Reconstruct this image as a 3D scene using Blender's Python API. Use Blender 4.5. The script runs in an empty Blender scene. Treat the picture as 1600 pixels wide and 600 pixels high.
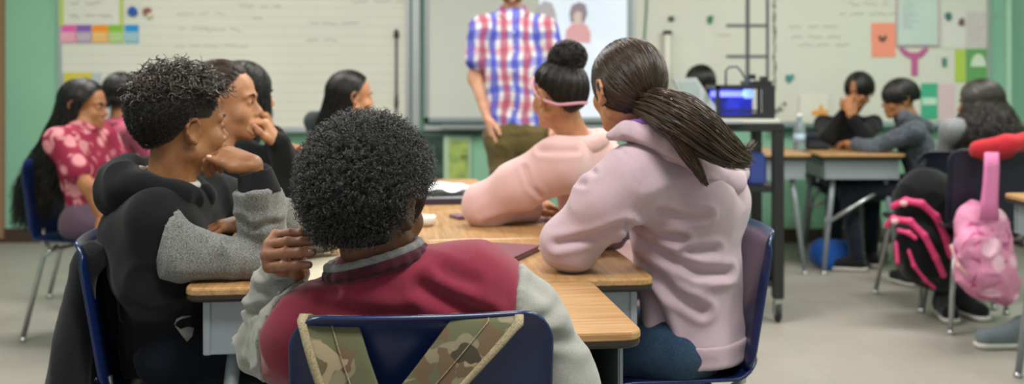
import bpy, bmesh, math, random
import numpy as np
from mathutils import Vector, Matrix, Quaternion

random.seed(7)
RNG = np.random.default_rng(11)
PI = math.pi
C = bpy.context.scene.collection
SC = bpy.context.scene

# ------------------------------------------------------------------ camera
F, HZ, CZ = 1700.0, 118.0, 1.15           # focal length in px, horizon row, eye height
cam = bpy.data.objects.new('camera', bpy.data.cameras.new('camera')); C.objects.link(cam)
cam.location = (0, 0, CZ); cam.rotation_euler = (PI/2, 0, 0)
cam.data.sensor_width = 36; cam.data.lens = 36*F/1600
cam.data.shift_y = -(300-HZ)/1600
cam.data.dof.use_dof = True
cam.data.dof.focus_distance = 1.95
cam.data.dof.aperture_fstop = 3.3
SC.camera = cam

def W(px, py, Y): return ((px-800)/F*Y, Y, CZ-(py-HZ)/F*Y)
def V(*a): return np.array(a if len(a) > 1 else a[0], float)

# ------------------------------------------------------------------ light
SC.view_settings.view_transform = 'Standard'; SC.view_settings.look = 'None'
SC.view_settings.exposure = 0.0; SC.view_settings.gamma = 1
SC.view_settings.use_curve_mapping = False
w = bpy.data.worlds.new('world'); SC.world = w; w.use_nodes = True
w.node_tree.nodes['Background'].inputs[0].default_value = (.93, .96, 1, 1)
w.node_tree.nodes['Background'].inputs[1].default_value = 0.7
SC.cycles.use_denoising = True
try: SC.cycles.denoiser = 'OPENIMAGEDENOISE'
except Exception: pass
SC.cycles.max_bounces = 6; SC.cycles.diffuse_bounces = 3; SC.cycles.transparent_max_bounces = 6
SC.cycles.sample_clamp_indirect = 3

LAMPS = [(-2.4, 2.2), (0.4, 1.2), (2.6, 2.4), (-2.2, 5.4), (0.2, 4.4), (2.4, 5.2)]
LAMP_W = 64
CEIL = 2.95

# ------------------------------------------------------------------ object helpers
def tag(o, label=None, cat=None, group=None, kind=None):
    if label: o['label'] = label
    if cat: o['category'] = cat
    if group: o['group'] = group
    if kind: o['kind'] = kind
    return o
def wmat(p):
    m = Matrix.LocRotScale(p.location, p.rotation_euler, p.scale)
    return m if p.parent is None else wmat(p.parent) @ p.matrix_parent_inverse @ m
def link(o, parent=None):
    C.objects.link(o)
    if parent is not None:
        o.parent = parent
        o.matrix_parent_inverse = wmat(parent).inverted()
    return o
def thing(name, label, cat, loc=(0, 0, 0), rz=0, group=None, kind=None):
    o = bpy.data.objects.new(name, None); C.objects.link(o)
    o.empty_display_size = .1
    o.location = loc; o.rotation_euler = (0, 0, rz)
    return tag(o, label, cat, group, kind)
def mesh(name, v, f, mat, parent=None, smooth=True, local=False):
    """mesh from arrays; parent given and local=False: verts are world space"""
    me = bpy.data.meshes.new(name)
    v = np.asarray(v, np.float32)
    if isinstance(f, np.ndarray):
        k = f.shape[1]; n = len(f)
        me.vertices.add(len(v)); me.vertices.foreach_set('co', v.ravel())
        me.loops.add(n*k); me.loops.foreach_set('vertex_index', f.ravel().astype(np.int32))
        me.polygons.add(n)
        me.polygons.foreach_set('loop_start', np.arange(0, n*k, k, dtype=np.int32))
        me.update(calc_edges=True); me.validate()
    else:
        me.from_pydata([tuple(map(float, p)) for p in v], [], f); me.update()
    if smooth: me.polygons.foreach_set('use_smooth', np.ones(len(me.polygons), bool))
    if mat is not None: me.materials.append(mat)
    o = bpy.data.objects.new(name, me)
    if local and parent is not None:
        C.objects.link(o); o.parent = parent
    else: link(o, parent)
    return o
def copy_tree(o, parent=None):
    c = o.copy(); C.objects.link(c)
    if parent is not None: c.parent = parent
    for ch in list(o.children): copy_tree(ch, c)
    return c

class MB:
    """collects simple shapes into one mesh"""
    def __init__(s): s.v = []; s.f = []
    def add(s, v, f):
        n = len(s.v); s.v += [tuple(map(float, p)) for p in v]; s.f += [tuple(n+i for i in q) for q in f]; return s
    def box(s, c, d, rz=0, bev=0):
        bm = bmesh.new(); bmesh.ops.create_cube(bm, size=1)
        for q in bm.verts: q.co = Vector((q.co.x*d[0], q.co.y*d[1], q.co.z*d[2]))
        if bev: bmesh.ops.bevel(bm, geom=list(bm.edges), offset=bev, segments=2, affect='EDGES')
        R = Matrix.Rotation(rz, 3, 'Z')
        vs = [R@q.co+Vector(c) for q in bm.verts]; bm.verts.index_update()
        s.add(vs, [[q.index for q in f.verts] for f in bm.faces]); bm.free(); return s
    def tube(s, pts, r, n=10, caps=True):
        P = [Vector(p) for p in pts]; rr = r if isinstance(r, (list, tuple)) else [r]*len(P)
        t0 = (P[1]-P[0]).normalized(); ref = Vector((0, 0, 1)) if abs(t0.z) < .9 else Vector((1, 0, 0))
        a = t0.cross(ref).normalized(); rings = []
        for i, p in enumerate(P):
            t = (P[min(i+1, len(P)-1)]-P[max(i-1, 0)]).normalized()
            a = (a-t*a.dot(t)).normalized(); b = t.cross(a)
            rings.append([p+(a*math.cos(2*PI*k/n)+b*math.sin(2*PI*k/n))*rr[i] for k in range(n)])
        vs = [q for r_ in rings for q in r_]; fs = []
        for i in range(len(P)-1):
            for k in range(n):
                fs.append((i*n+k, i*n+(k+1) % n, (i+1)*n+(k+1) % n, (i+1)*n+k))
        if caps: fs.append(tuple(range(n))[::-1]); fs.append(tuple((len(P)-1)*n+k for k in range(n)))
        return s.add(vs, fs)
    def prism(s, pts, d):
        """planar polygon pts (3D) extruded by vector d"""
        n = len(pts); d = Vector(d); P = [Vector(p) for p in pts]
        vs = P+[p+d for p in P]
        fs = [tuple(range(n))[::-1], tuple(range(n, 2*n))]+[(i, (i+1) % n, n+(i+1) % n, n+i) for i in range(n)]
        return s.add(vs, fs)
    def lathe(s, prof, c=(0, 0, 0), n=24):
        vs = []; fs = []
        for (r, z) in prof:
            for k in range(n): vs.append((c[0]+r*math.cos(2*PI*k/n), c[1]+r*math.sin(2*PI*k/n), c[2]+z))
        for i in range(len(prof)-1):
            for k in range(n): fs.append((i*n+k, i*n+(k+1) % n, (i+1)*n+(k+1) % n, (i+1)*n+k))
        return s.add(vs, fs)
    def build(s, name, mat, parent=None, smooth=False, local=False):
        o = mesh(name, s.v, s.f, mat, parent, smooth, local)
        bm = bmesh.new(); bm.from_mesh(o.data); bmesh.ops.recalc_face_normals(bm, faces=bm.faces); bm.to_mesh(o.data); bm.free()
        return o

# ------------------------------------------------------------------ materials
def lin(h):
    if isinstance(h, str):
        h = h.lstrip('#'); c = [int(h[i:i+2], 16)/255 for i in (0, 2, 4)]
        c = [x/12.92 if x <= .04045 else ((x+.055)/1.055)**2.4 for x in c]
        return (*c, 1)
    return h
class NT:
    def __init__(s, name):
        s.m = bpy.data.materials.new(name); s.m.use_nodes = True; s.t = s.m.node_tree
        s.b = s.t.nodes['Principled BSDF']; s._tc = None
    def n(s, typ, **kw):
        q = s.t.nodes.new(typ)
        for k, v in kw.items(): setattr(q, k, v)
        return q
    def l(s, a, b): s.t.links.new(a, b)
    def set(s, q, i, v):
        if hasattr(v, 'is_linked') or isinstance(v, bpy.types.NodeSocket): s.l(v, q.inputs[i])
        else: q.inputs[i].default_value = v
    def co(s, kind='Object', scale=(1, 1, 1), rot=(0, 0, 0), loc=(0, 0, 0)):
        if s._tc is None: s._tc = s.n('ShaderNodeTexCoord')
        mp = s.n('ShaderNodeMapping'); s.l(s._tc.outputs[kind], mp.inputs[0])
        mp.inputs['Scale'].default_value = scale; mp.inputs['Rotation'].default_value = rot; mp.inputs['Location'].default_value = loc
        return mp.outputs[0]
    def math(s, op, a, b=0.0, c=0.0):
        q = s.n('ShaderNodeMath', operation=op); s.set(q, 0, a); s.set(q, 1, b)
        if op in ('COMPARE', 'MULTIPLY_ADD', 'WRAP'): s.set(q, 2, c)
        return q.outputs[0]
    def noise(s, vec, scale=5, detail=3, rough=.5, dist=0):
        q = s.n('ShaderNodeTexNoise'); s.l(vec, q.inputs['Vector'])
        q.inputs['Scale'].default_value = scale; q.inputs['Detail'].default_value = detail
        q.inputs['Roughness'].default_value = rough; q.inputs['Distortion'].default_value = dist
        return q.outputs['Fac']
    def ramp(s, fac, stops, interp='LINEAR'):
        q = s.n('ShaderNodeValToRGB'); q.color_ramp.interpolation = interp
        e = q.color_ramp.elements
        while len(e) < len(stops): e.new(.5)
        for i, (p, c) in enumerate(stops): e[i].position = p; e[i].color = lin(c)
        s.l(fac, q.inputs[0]); return q.outputs[0]
    def mix(s, fac, a, b, mode='MIX'):
        q = s.n('ShaderNodeMix', data_type='RGBA', blend_type=mode)
        s.set(q, 0, fac)
        for i, v in ((6, a), (7, b)):
            if isinstance(v, str): v = lin(v)
            s.set(q, i, v)
        return q.outputs[2]
    def bump(s, h, strength=.3, dist=.002):
        q = s.n('ShaderNodeBump'); s.l(h, q.inputs['Height'])
        q.inputs['Strength'].default_value = strength; q.inputs['Distance'].default_value = dist
        s.l(q.outputs[0], s.b.inputs['Normal'])
    def base(s, c, rough=.6, metal=0, spec=.5):
        if isinstance(c, str): c = lin(c)
        s.set(s.b, 'Base Color', c); s.b.inputs['Roughness'].default_value = rough
        s.b.inputs['Metallic'].default_value = metal; s.b.inputs['Specular IOR Level'].default_value = spec
        return s
_M = {}
def plain(name, col, rough=.6, metal=0, spec=.5, var=.06, scale=12, bump=0, emit=0):
    if name in _M: return _M[name]
    t = NT(name); c = lin(col)
    v = t.co(); nz = t.noise(v, scale, 3)
    a = tuple(max(0, x*(1-var)) for x in c[:3])+(1,); b = tuple(min(1, x*(1+var)) for x in c[:3])+(1,)
    t.base(t.mix(nz, a, b), rough, metal, spec)
    if bump: t.bump(t.noise(v, scale*8, 2), bump, .001)
    if emit:
        t.b.inputs['Emission Color'].default_value = c; t.b.inputs['Emission Strength'].default_value = emit
    _M[name] = t.m; return t.m
def fabric(name, col, col2=None, scale=900, fine=.35, sheen=.15, bump=.35, lo=.42, hi=.58, big=.08):
    if name in _M: return _M[name]
    t = NT(name); v = t.co(); c = lin(col)
    n1 = t.noise(v, scale, 2, .6); n2 = t.noise(v, 9, 3)
    if col2 is None: c2 = tuple(x*(1-fine) for x in c[:3])+(1,)
    else: c2 = lin(col2)
    m = t.ramp(n1, [(lo, c2), (hi, c)])
    m = t.mix(n2, m, t.mix(1.0, m, (1-big*2, 1-big*2, 1-big*2, 1), 'MULTIPLY'))
    t.base(m, .92, 0, .15)
    t.b.inputs['Sheen Weight'].default_value = sheen; t.b.inputs['Sheen Roughness'].default_value = .5
    t.bump(n1, bump, .0006)
    _M[name] = t.m; return t.m
def skin(name, col, dark):
    if name in _M: return _M[name]
    t = NT(name); v = t.co(); n = t.noise(v, 22, 4, .6); n2 = t.noise(v, 500, 2)
    t.base(t.ramp(n, [(.3, dark), (.62, col)]), .5, 0, .4)
    t.b.inputs['Subsurface Weight'].default_value = .08
    t.b.inputs['Subsurface Radius'].default_value = (.01, .004, .002); t.b.inputs['Subsurface Scale'].default_value = .4
    t.bump(n2, .15, .0004)
    _M[name] = t.m; return t.m
def hairmat(name, a, b, rough=.38, spec=.5):
    if name in _M: return _M[name]
    t = NT(name); g = t.n('ShaderNodeNewGeometry')
    t.base(t.ramp(g.outputs['Random Per Island'], [(0, a), (1, b)]), rough, 0, spec)
    _M[name] = t.m; return t.m

# ------------------------------------------------------------------ noise
def _h(i, j, k, s):
    n = (i.astype(np.int64)*374761393+j.astype(np.int64)*668265263+k.astype(np.int64)*2147483647+s*974634777) & 0xffffffff
    n = ((n ^ (n >> 13))*1274126177) & 0xffffffff
    return ((n ^ (n >> 16)) & 0xffff)/65535.0
def vn(P, seed=0):
    P = np.asarray(P, float); i = np.floor(P).astype(np.int64); f = P-i; u = f*f*(3-2*f)
    r = 0
    for a in (0, 1):
        for b in (0, 1):
            for c in (0, 1):
                wgt = (u[:, 0] if a else 1-u[:, 0])*(u[:, 1] if b else 1-u[:, 1])*(u[:, 2] if c else 1-u[:, 2])
                r = r+wgt*_h(i[:, 0]+a, i[:, 1]+b, i[:, 2]+c, seed)
    return r
def unit(a):
    a = np.asarray(a, float); return a/(np.linalg.norm(a, axis=-1, keepdims=True)+1e-12)

# ------------------------------------------------------------------ implicit surfaces
def cap(a, b, ra, rb=None, flat=None, s=1.0, k=None, op='add'):
    return dict(t='cap', a=V(a), b=V(b), ra=ra, rb=ra if rb is None else rb, flat=None if flat is None else unit(flat), s=s, k=k, op=op)
def ell(c, r, R=None, k=None, op='add'):
    r = (r, r, r) if np.isscalar(r) else r
    return dict(t='ell', c=V(c), r=V(r), R=None if R is None else np.array(R, float), k=k, op=op)
def cut(p, n, k=.002):          # keep the side n points away from
    return dict(t='cut', p=V(p), n=unit(n), k=k, op='int')
def chain(pts, rs, k=None, flat=None, s=1.0, op='add'):
    rs = rs if hasattr(rs, '__len__') else [rs]*len(pts)
    return [cap(pts[i], pts[i+1], rs[i], rs[i+1], flat, s, k, op) for i in range(len(pts)-1)]
def ring(c, nrm, Ra, Rb, r, ax=None, n=14, k=None, a0=0, a1=2*PI, lift=None):
    nrm = unit(nrm); ax = unit(np.cross(nrm, (0, 1, 0)) if ax is None else ax-nrm*np.dot(ax, nrm)); by = np.cross(nrm, ax)
    P = [V(c)+ax*Ra*math.cos(t)+by*Rb*math.sin(t)+(nrm*lift(t) if lift else 0) for t in np.linspace(a0, a1, n+1)]
    return chain(P, r, k)
def _d(p, X):
    if p['t'] == 'cap':
        a, b = p['a'], p['b']; ab = b-a; L = max(ab@ab, 1e-9)
        t = np.clip(((X-a)@ab)/L, 0, 1); q = X-(a+t[..., None]*ab)
        if p['flat'] is not None:
            c = q@p['flat']; q = q+(p['s']-1)*c[..., None]*p['flat']
        return np.sqrt((q*q).sum(-1))-(p['ra']+t*(p['rb']-p['ra']))
    if p['t'] == 'ell':
        q = X-p['c']
        if p['R'] is not None: q = q@p['R']
        k0 = np.sqrt(((q/p['r'])**2).sum(-1)); k1 = np.sqrt(((q/p['r']**2)**2).sum(-1))+1e-9
        return k0*(k0-1)/k1
    if p['t'] == 'cut': return (X-p['p'])@p['n']
def _bb(p):
    if p['t'] == 'cap':
        r = max(p['ra'], p['rb'])
        return np.minimum(p['a'], p['b'])-r, np.maximum(p['a'], p['b'])+r
    r = p['r'].max() if p['R'] is not None else p['r']
    return p['c']-r, p['c']+r
def sdf(prims, vox, k=.02, smooth=1):
    los = []; his = []
    for p in prims:
        if p['op'] == 'add': a, b = _bb(p); los.append(a); his.append(b)
    lo = np.min(los, 0)-vox*3; hi = np.max(his, 0)+vox*3
    n = np.ceil((hi-lo)/vox).astype(int)+1
    ax = [lo[i]+vox*np.arange(n[i]) for i in range(3)]
    G = np.full(n, .5, np.float32)
    for p in prims:
        kk = p['k'] if p['k'] is not None else k
        if p['op'] == 'int':
            X = np.stack(np.meshgrid(*ax, indexing='ij'), -1); d = _d(p, X); G = np.maximum(G, d.astype(np.float32)); continue
        a, b = _bb(p); m = max(kk, vox*3)+vox
        i0 = np.clip(np.floor((a-m-lo)/vox).astype(int), 0, n-1); i1 = np.clip(np.ceil((b+m-lo)/vox).astype(int)+1, 1, n)
        if (i1 <= i0).any(): continue
        X = np.stack(np.meshgrid(*[ax[q][i0[q]:i1[q]] for q in range(3)], indexing='ij'), -1)
        d = _d(p, X); sl = tuple(slice(i0[q], i1[q]) for q in range(3)); g = G[sl]
        if p['op'] == 'add':
            h = np.maximum(kk-np.abs(g-d), 0)/kk; G[sl] = np.minimum(g, d)-h*h*kk*.25
        else:
            h = np.maximum(kk-np.abs(g+d), 0)/kk; G[sl] = np.maximum(g, -d)+h*h*kk*.25
    return nets(G, lo, vox, smooth)
def nets(G, lo, vox, smooth=1):
    S = G < 0; nx, ny, nz = G.shape
    cn = np.zeros((nx-1, ny-1, nz-1), np.int8)
    for a in (0, 1):
        for b in (0, 1):
            for c in (0, 1): cn += S[a:nx-1+a, b:ny-1+b, c:nz-1+c]
    act = (cn > 0) & (cn < 8); idx = np.argwhere(act)
    ID = np.full(act.shape, -1, np.int64); ID[act] = np.arange(len(idx))
    cor = np.array([(a, b, c) for a in (0, 1) for b in (0, 1) for c in (0, 1)])
    vals = np.stack([G[idx[:, 0]+a, idx[:, 1]+b, idx[:, 2]+c] for a, b, c in cor], 1)
    acc = np.zeros((len(idx), 3)); cnt = np.zeros(len(idx))
    for i in range(8):
        for j in range(i+1, 8):
            if np.abs(cor[i]-cor[j]).sum() != 1: continue
            va, vb = vals[:, i], vals[:, j]; m = (va < 0) != (vb < 0)
            t = np.where(m, va/(va-vb+1e-12), 0)
            acc += m[:, None]*(cor[i]+t[:, None]*(cor[j]-cor[i])); cnt += m
    v = (idx+acc/np.maximum(cnt, 1)[:, None])*vox+lo
    fs = []
    for axn in range(3):
        o1, o2 = [(1, 2), (2, 0), (0, 1)][axn]
        sl0 = [slice(None)]*3; sl1 = [slice(None)]*3; sl0[axn] = slice(0, -1); sl1[axn] = slice(1, None)
        a = S[tuple(sl0)]; b = S[tuple(sl1)]; e = np.argwhere(a != b)
        e = e[(e[:, o1] > 0) & (e[:, o2] > 0) & (e[:, o1] < G.shape[o1]-1) & (e[:, o2] < G.shape[o2]-1)]
        def cell(d1, d2):
            q = e.copy(); q[:, o1] -= d1; q[:, o2] -= d2; return ID[q[:, 0], q[:, 1], q[:, 2]]
        f = np.stack([cell(1, 1), cell(0, 1), cell(0, 0), cell(1, 0)], 1)
        fl = ~a[e[:, 0], e[:, 1], e[:, 2]]; f[fl] = f[fl][:, ::-1]
        fs.append(f)
    f = np.concatenate(fs); f = f[(f >= 0).all(1)]
    for _ in range(smooth): v = lap(v, f, .5)
    return v, f
def lap(v, f, w=.5):
    e = np.concatenate([f[:, [0, 1]], f[:, [1, 2]], f[:, [2, 3]], f[:, [3, 0]]])
    s = np.zeros_like(v); c = np.zeros(len(v))
    for a, b in ((0, 1), (1, 0)):
        for q in range(3): s[:, q] += np.bincount(e[:, a], v[e[:, b], q], len(v))
        c += np.bincount(e[:, a], minlength=len(v))
    return v*(1-w)+w*s/np.maximum(c, 1)[:, None]
def normals(v, f):
    n = np.cross(v[f[:, 2]]-v[f[:, 0]], v[f[:, 3]]-v[f[:, 1]]); s = np.zeros_like(v)
    for i in range(4):
        for q in range(3): s[:, q] += np.bincount(f[:, i], n[:, q], len(v))
    return unit(s)
def wrinkle(v, f, amp=.004, freq=14, seed=1, aniso=(1, 1, 1), folds=(), fine=.0):
    N = normals(v, f); A = np.array(aniso)
    q = v*freq*A+np.stack([vn(v*freq*.6, seed+3), vn(v*freq*.6+9, seed+4), vn(v*freq*.6+19, seed+5)], 1)*1.3
    r = 1-np.abs(2*vn(q, seed)-1); d = amp*(r**2-.4)
    d += amp*.6*(vn(v*freq*2.3*A, seed+8)-.5)
    if fine: d += fine*(vn(v*freq*7, seed+9)-.5)
    for (pts, dep, wid) in folds:        # crease lines, sunk into the side that faces the viewer's side of the room
        pts = [V(p) for p in pts]; best = np.full(len(v), 9.)
        for a, b in zip(pts[:-1], pts[1:]):
            a2, b2 = a[[0, 2]], b[[0, 2]]; ab = b2-a2; t = np.clip(((v[:, [0, 2]]-a2)@ab)/(ab@ab), 0, 1)
            best = np.minimum(best, np.linalg.norm(v[:, [0, 2]]-(a2+t[:, None]*ab), axis=1))
        msk = np.clip(-N[:, 1]*2.5+.2, 0, 1)
        d += msk*(-dep*np.exp(-(best/wid)**2)+dep*.45*np.exp(-((best-1.9*wid)/wid)**2))
    return v+N*d[:, None]

# ------------------------------------------------------------------ strands
def strands(P, R, sides=3):
    """P (S,n,3) polylines, R (S,n) radii -> verts, quads"""
    S, n, _ = P.shape
    T = np.empty_like(P); T[:, 1:-1] = P[:, 2:]-P[:, :-2]; T[:, 0] = P[:, 1]-P[:, 0]; T[:, -1] = P[:, -1]-P[:, -2]
    T = unit(T); ref = unit(np.random.default_rng(3).normal(size=(S, 1, 3)))*np.ones((1, n, 1))
    A = unit(np.cross(T, ref)); B = np.cross(T, A)
    vs = [P+(A*math.cos(2*PI*k/sides)+B*math.sin(2*PI*k/sides))*R[..., None] for k in range(sides)]
    v = np.stack(vs, 2).reshape(-1, 3)
    i = np.arange(S)[:, None, None]*n*sides+np.arange(n-1)[None, :, None]*sides
    k = np.arange(sides)[None, None]; k2 = (k+1) % sides
    f = np.stack([i+k, i+k2, i+k2+sides, i+k+sides], -1).reshape(-1, 4)
    return v, f
def join(parts):
    v = []; f = []; n = 0
    for a, b in parts: v.append(a); f.append(b+n); n += len(a)
    return np.concatenate(v), np.concatenate(f)

# ------------------------------------------------------------------ heads, hands, bodies
def frame(fwd, up=(0, 0, 1), s=1.0):
    f = unit(V(fwd)); x = unit(np.cross(f, V(up))); u = np.cross(x, f)
    return np.stack([x, f, u], 1)*s
class Fr:
    """a placed frame: local (right, forward, up) -> world"""
    def __init__(s, loc, fwd, up=(0, 0, 1), sc=1.0): s.o = V(loc); s.M = frame(fwd, up, sc); s.s = sc
    def w(s, p): return np.asarray(p, float)@s.M.T+s.o
    def inv(s, p): return (V(p)-s.o)@s.M/(s.s**2)
HC = V(0, -.015, .028); HR = V(.080, .102, .092)
def head_prims(neck, nr=1.0):
    P = [ell((0, -.015, .030), (.074, .095, .083)), ell((0, .03, -.03), (.056, .060, .078)), ell((0, .03, .04), (.060, .058, .055))]
    for s in (-1, 1):
        P += [cap((s*.048, -.002, -.055), (s*.012, .068, -.092), .020, .017), ell((s*.036, .060, -.030), (.024, .022, .026)),
              cap((s*.012, .088, .022), (s*.044, .074, .020), .008, .007, k=.015)]
    P += [ell((0, .078, -.092), .017), ell((0, .080, -.060), (.026, .018, .022))]
    P += [cap((0, .086, .008), (0, .107, -.026), .007, .0105, k=.014), ell((.011, .096, -.033), (.008, .010, .007), k=.008), ell((-.011, .096, -.033), (.008, .010, .007), k=.008)]
    for s in (-1, 1): P += [ell((s*.031, .101, .002), (.019, .018, .012), k=.016, op='sub'), ell((s*.031, .075, .001), (.0135, .0145, .0125), k=.004),
                            cap((s*.018, .0895, .003), (s*.043, .082, .002), .003, .003, k=.005)]
    P += [cap((-.020, .088, -.056), (0, .0985, -.053), .005, .0062, k=.006), cap((.020, .088, -.056), (0, .0985, -.053), .005, .0062, k=.006),
          cap((-.018, .087, -.065), (0, .096, -.067), .005, .0072, k=.006), cap((.018, .087, -.065), (0, .096, -.067), .005, .0072, k=.006),
          cap((-.021, .100, -.060), (.021, .100, -.060), .0022, k=.004, op='sub')]
    for s in (-1, 1):
        a = .25; R = np.array([[math.cos(s*a), -math.sin(s*a), 0], [math.sin(s*a), math.cos(s*a), 0], [0, 0, 1]])
        P += [ell((s*.078, -.016, -.006), (.007, .019, .030), R.T, k=.008)]
        rim = []
        for t in np.linspace(-.9, 4.2, 11):
            rim.append(V(s*(.084+.003*math.sin(t)), -.018-.018*math.cos(t-1.2)*.95, .002+.026*math.sin(t-1.2+.0)))
        rim = [V(s*.080, .002, -.010), V(s*.084, .000, .012), V(s*.087, -.010, .024), V(s*.090, -.024, .024), V(s*.092, -.035, .010), V(s*.089, -.033, -.008), V(s*.084, -.022, -.024), V(s*.080, -.010, -.031), V(s*.078, -.004, -.024)]
        P += chain(rim, [.003, .0042, .0045, .0045, .0042, .004, .0045, .0062, .004], k=.004)
        P += [ell((s*.090, -.014, -.004), (.007, .0095, .013), k=.004, op='sub'), ell((s*.082, .001, -.006), (.004, .004, .006), k=.004)]
    P += [cap((0, -.020, -.045), neck, .050*nr, .052*nr, k=.03)]
    return P
def head_mesh(H, neck_w, vox=.0035, k=.018, nr=1.0):
    v, f = sdf(head_prims(H.inv(neck_w), nr), vox/H.s, k, 1)
    return H.w(v), f
def face_parts(H, body, lipcol, browcol, eyes=True):
    """lips, eyebrows and eyes as children of the body"""
    v, f = sdf([cap((-.020, .0895, -.0565), (0, .1005, -.0535), .0035, .0052, k=.003), cap((.020, .0895, -.0565), (0, .1005, -.0535), .0035, .0052, k=.003),
                cap((-.018, .0885, -.065), (0, .098, -.067), .0035, .0058, k=.003), cap((.018, .0885, -.065), (0, .098, -.067), .0035, .0058, k=.003),
                cap((-.021, .101, -.0605), (.021, .101, -.0605), .0018, k=.003, op='sub')], .0016, .003)
    mesh('lips', H.w(v), f, plain('lips_'+lipcol, lipcol, .45), body)
    for s in (-1, 1):
        v, f = sdf(chain([(s*.014, .0945, .019), (s*.030, .0925, .026), (s*.048, .078, .021)], [.0028, .0032, .0015], k=.003), .0014, .003)
        mesh('eyebrow', H.w(v), f, plain('brow_'+browcol, browcol, .8), body)
        if eyes:
            c = V(s*.031, .0775, .0015)
            v, f = sdf([ell(c-V(0, .0012, 0), .0125)], .0016, .001); e = mesh('eye', H.w(v), f, plain('eye_white', '#a59a90', .25), body)
            v, f = sdf([ell(c+V(0, .0105, 0), (.0055, .0035, .0055))], .001, .001); mesh('iris', H.w(v), f, plain('iris', '#1c120c', .15), e)
def hdir(phi, e):
    phi = np.asarray(phi, float); e = np.asarray(e, float)
    return np.stack([np.sin(phi)*np.cos(e), np.cos(phi)*np.cos(e), np.sin(e)], -1)
HL_A = np.radians([0, 35, 58, 80, 100, 125, 150, 180]); HL_E = np.radians([40, 36, 18, 2, -10, -32, -44, -48])
def hairline(phi, hl=None):
    a = np.abs((np.asarray(phi)+PI) % (2*PI)-PI)
    return np.interp(a, HL_A, HL_E if hl is None else np.radians(hl))
def hpt(d, r=1.0): return HC+HR*d*np.asarray(r)[..., None] if not np.isscalar(r) else HC+HR*d*r
def scalp_cap(H, thick=1.0, hl=None, n=72, m=26, lump=.0, seed=0, edge=.93, vol=None):
    ph = np.linspace(-PI, PI, n, endpoint=False); t = np.linspace(0, 1, m); e0 = hairline(ph, hl)
    E = e0[:, None]+(PI/2-e0[:, None])*t[None]; d = hdir(ph[:, None]+0*E, E)
    rr = edge+(thick-edge)*np.minimum(1, t*3.2)[None]**.6+0*E
    if lump: rr = rr+lump*(vn(d.reshape(-1, 3)*7, seed).reshape(E.shape)-.5)
    if vol is not None: rr = rr+vol(d)*np.minimum(1, t*3)[None]
    v = hpt(d, rr).reshape(-1, 3)
    i, j = np.meshgrid(np.arange(n), np.arange(m-1), indexing='ij'); i2 = (i+1) % n
    f = np.stack([i*m+j, i2*m+j, i2*m+j+1, i*m+j+1], -1).reshape(-1, 4)
    return H.w(v), f
def slerp(a, b, t):
    om = np.arccos(np.clip((a*b).sum(-1), -1, 1))[..., None, None]; t = t[None, :, None] if t.ndim == 1 else t[..., None]
    s = np.sin(om)+1e-6
    return (np.sin((1-t)*om)*a[:, None]+np.sin(t*om)*b[:, None])/s
def slick(H, tie, n=900, r=.0011, hl=None, rad=1.03, seed=1, npt=12):
    """hair combed from the hairline back to the tie direction"""
    g = np.random.default_rng(seed); ph = g.uniform(-PI, PI, n); e0 = hairline(ph, hl)
    e = e0+(PI/2-e0)*g.random(n)**1.8*.8
    a = hdir(ph, e); b = unit(V(tie)+g.normal(size=(n, 3))*.07)
    t = np.linspace(0, 1, npt); d = unit(slerp(a, b, t))
    rr = rad+g.uniform(-.015, .03, (n, 1))+.02*np.sin(t*PI)[None]; rr = rr*np.minimum(1, .95+t*.6)[None]
    P = H.w(hpt(d, rr)); R = r*H.s*g.uniform(.6, 1.3, (n, 1))*np.ones((1, npt))
    return strands(P, R)
def tail(guide, spread, n=400, r=.0012, wav=.004, seed=2, npt=18, flat=None, ends=.25, tipsp=None):
    """a bundle of strands along a guide line; spread = bundle radius at each guide point"""
    g = np.random.default_rng(seed); G = np.array([V(p) for p in guide]); L = np.linspace(0, 1, len(G))
    q = g.normal(size=(n, 3)); q = q/np.maximum(1, np.linalg.norm(q, axis=1))[:, None]*g.uniform(.3, 1, (n, 1))
    tm = 1-ends*g.random(n)
    T = np.linspace(0, 1, npt)[None]*tm[:, None]
    P = np.stack([np.interp(T, L, G[:, i]) for i in range(3)], -1)
    for _ in range(3): P[:, 1:-1] = (P[:, :-2]+2*P[:, 1:-1]+P[:, 2:])/4
    s = np.interp(T, L, spread); P = P+q[:, None]*s[..., None]
    w1 = g.uniform(0, 6.28, (n, 1, 3)); P += wav*np.sin(T[..., None]*g.uniform(5, 11, (n, 1, 1))+w1)*T[..., None]
    R = r*g.uniform(.6, 1.3, (n, 1))*np.interp(T, [0, .8, 1], [1, 1, .5])
    return strands(P, R)
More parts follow.
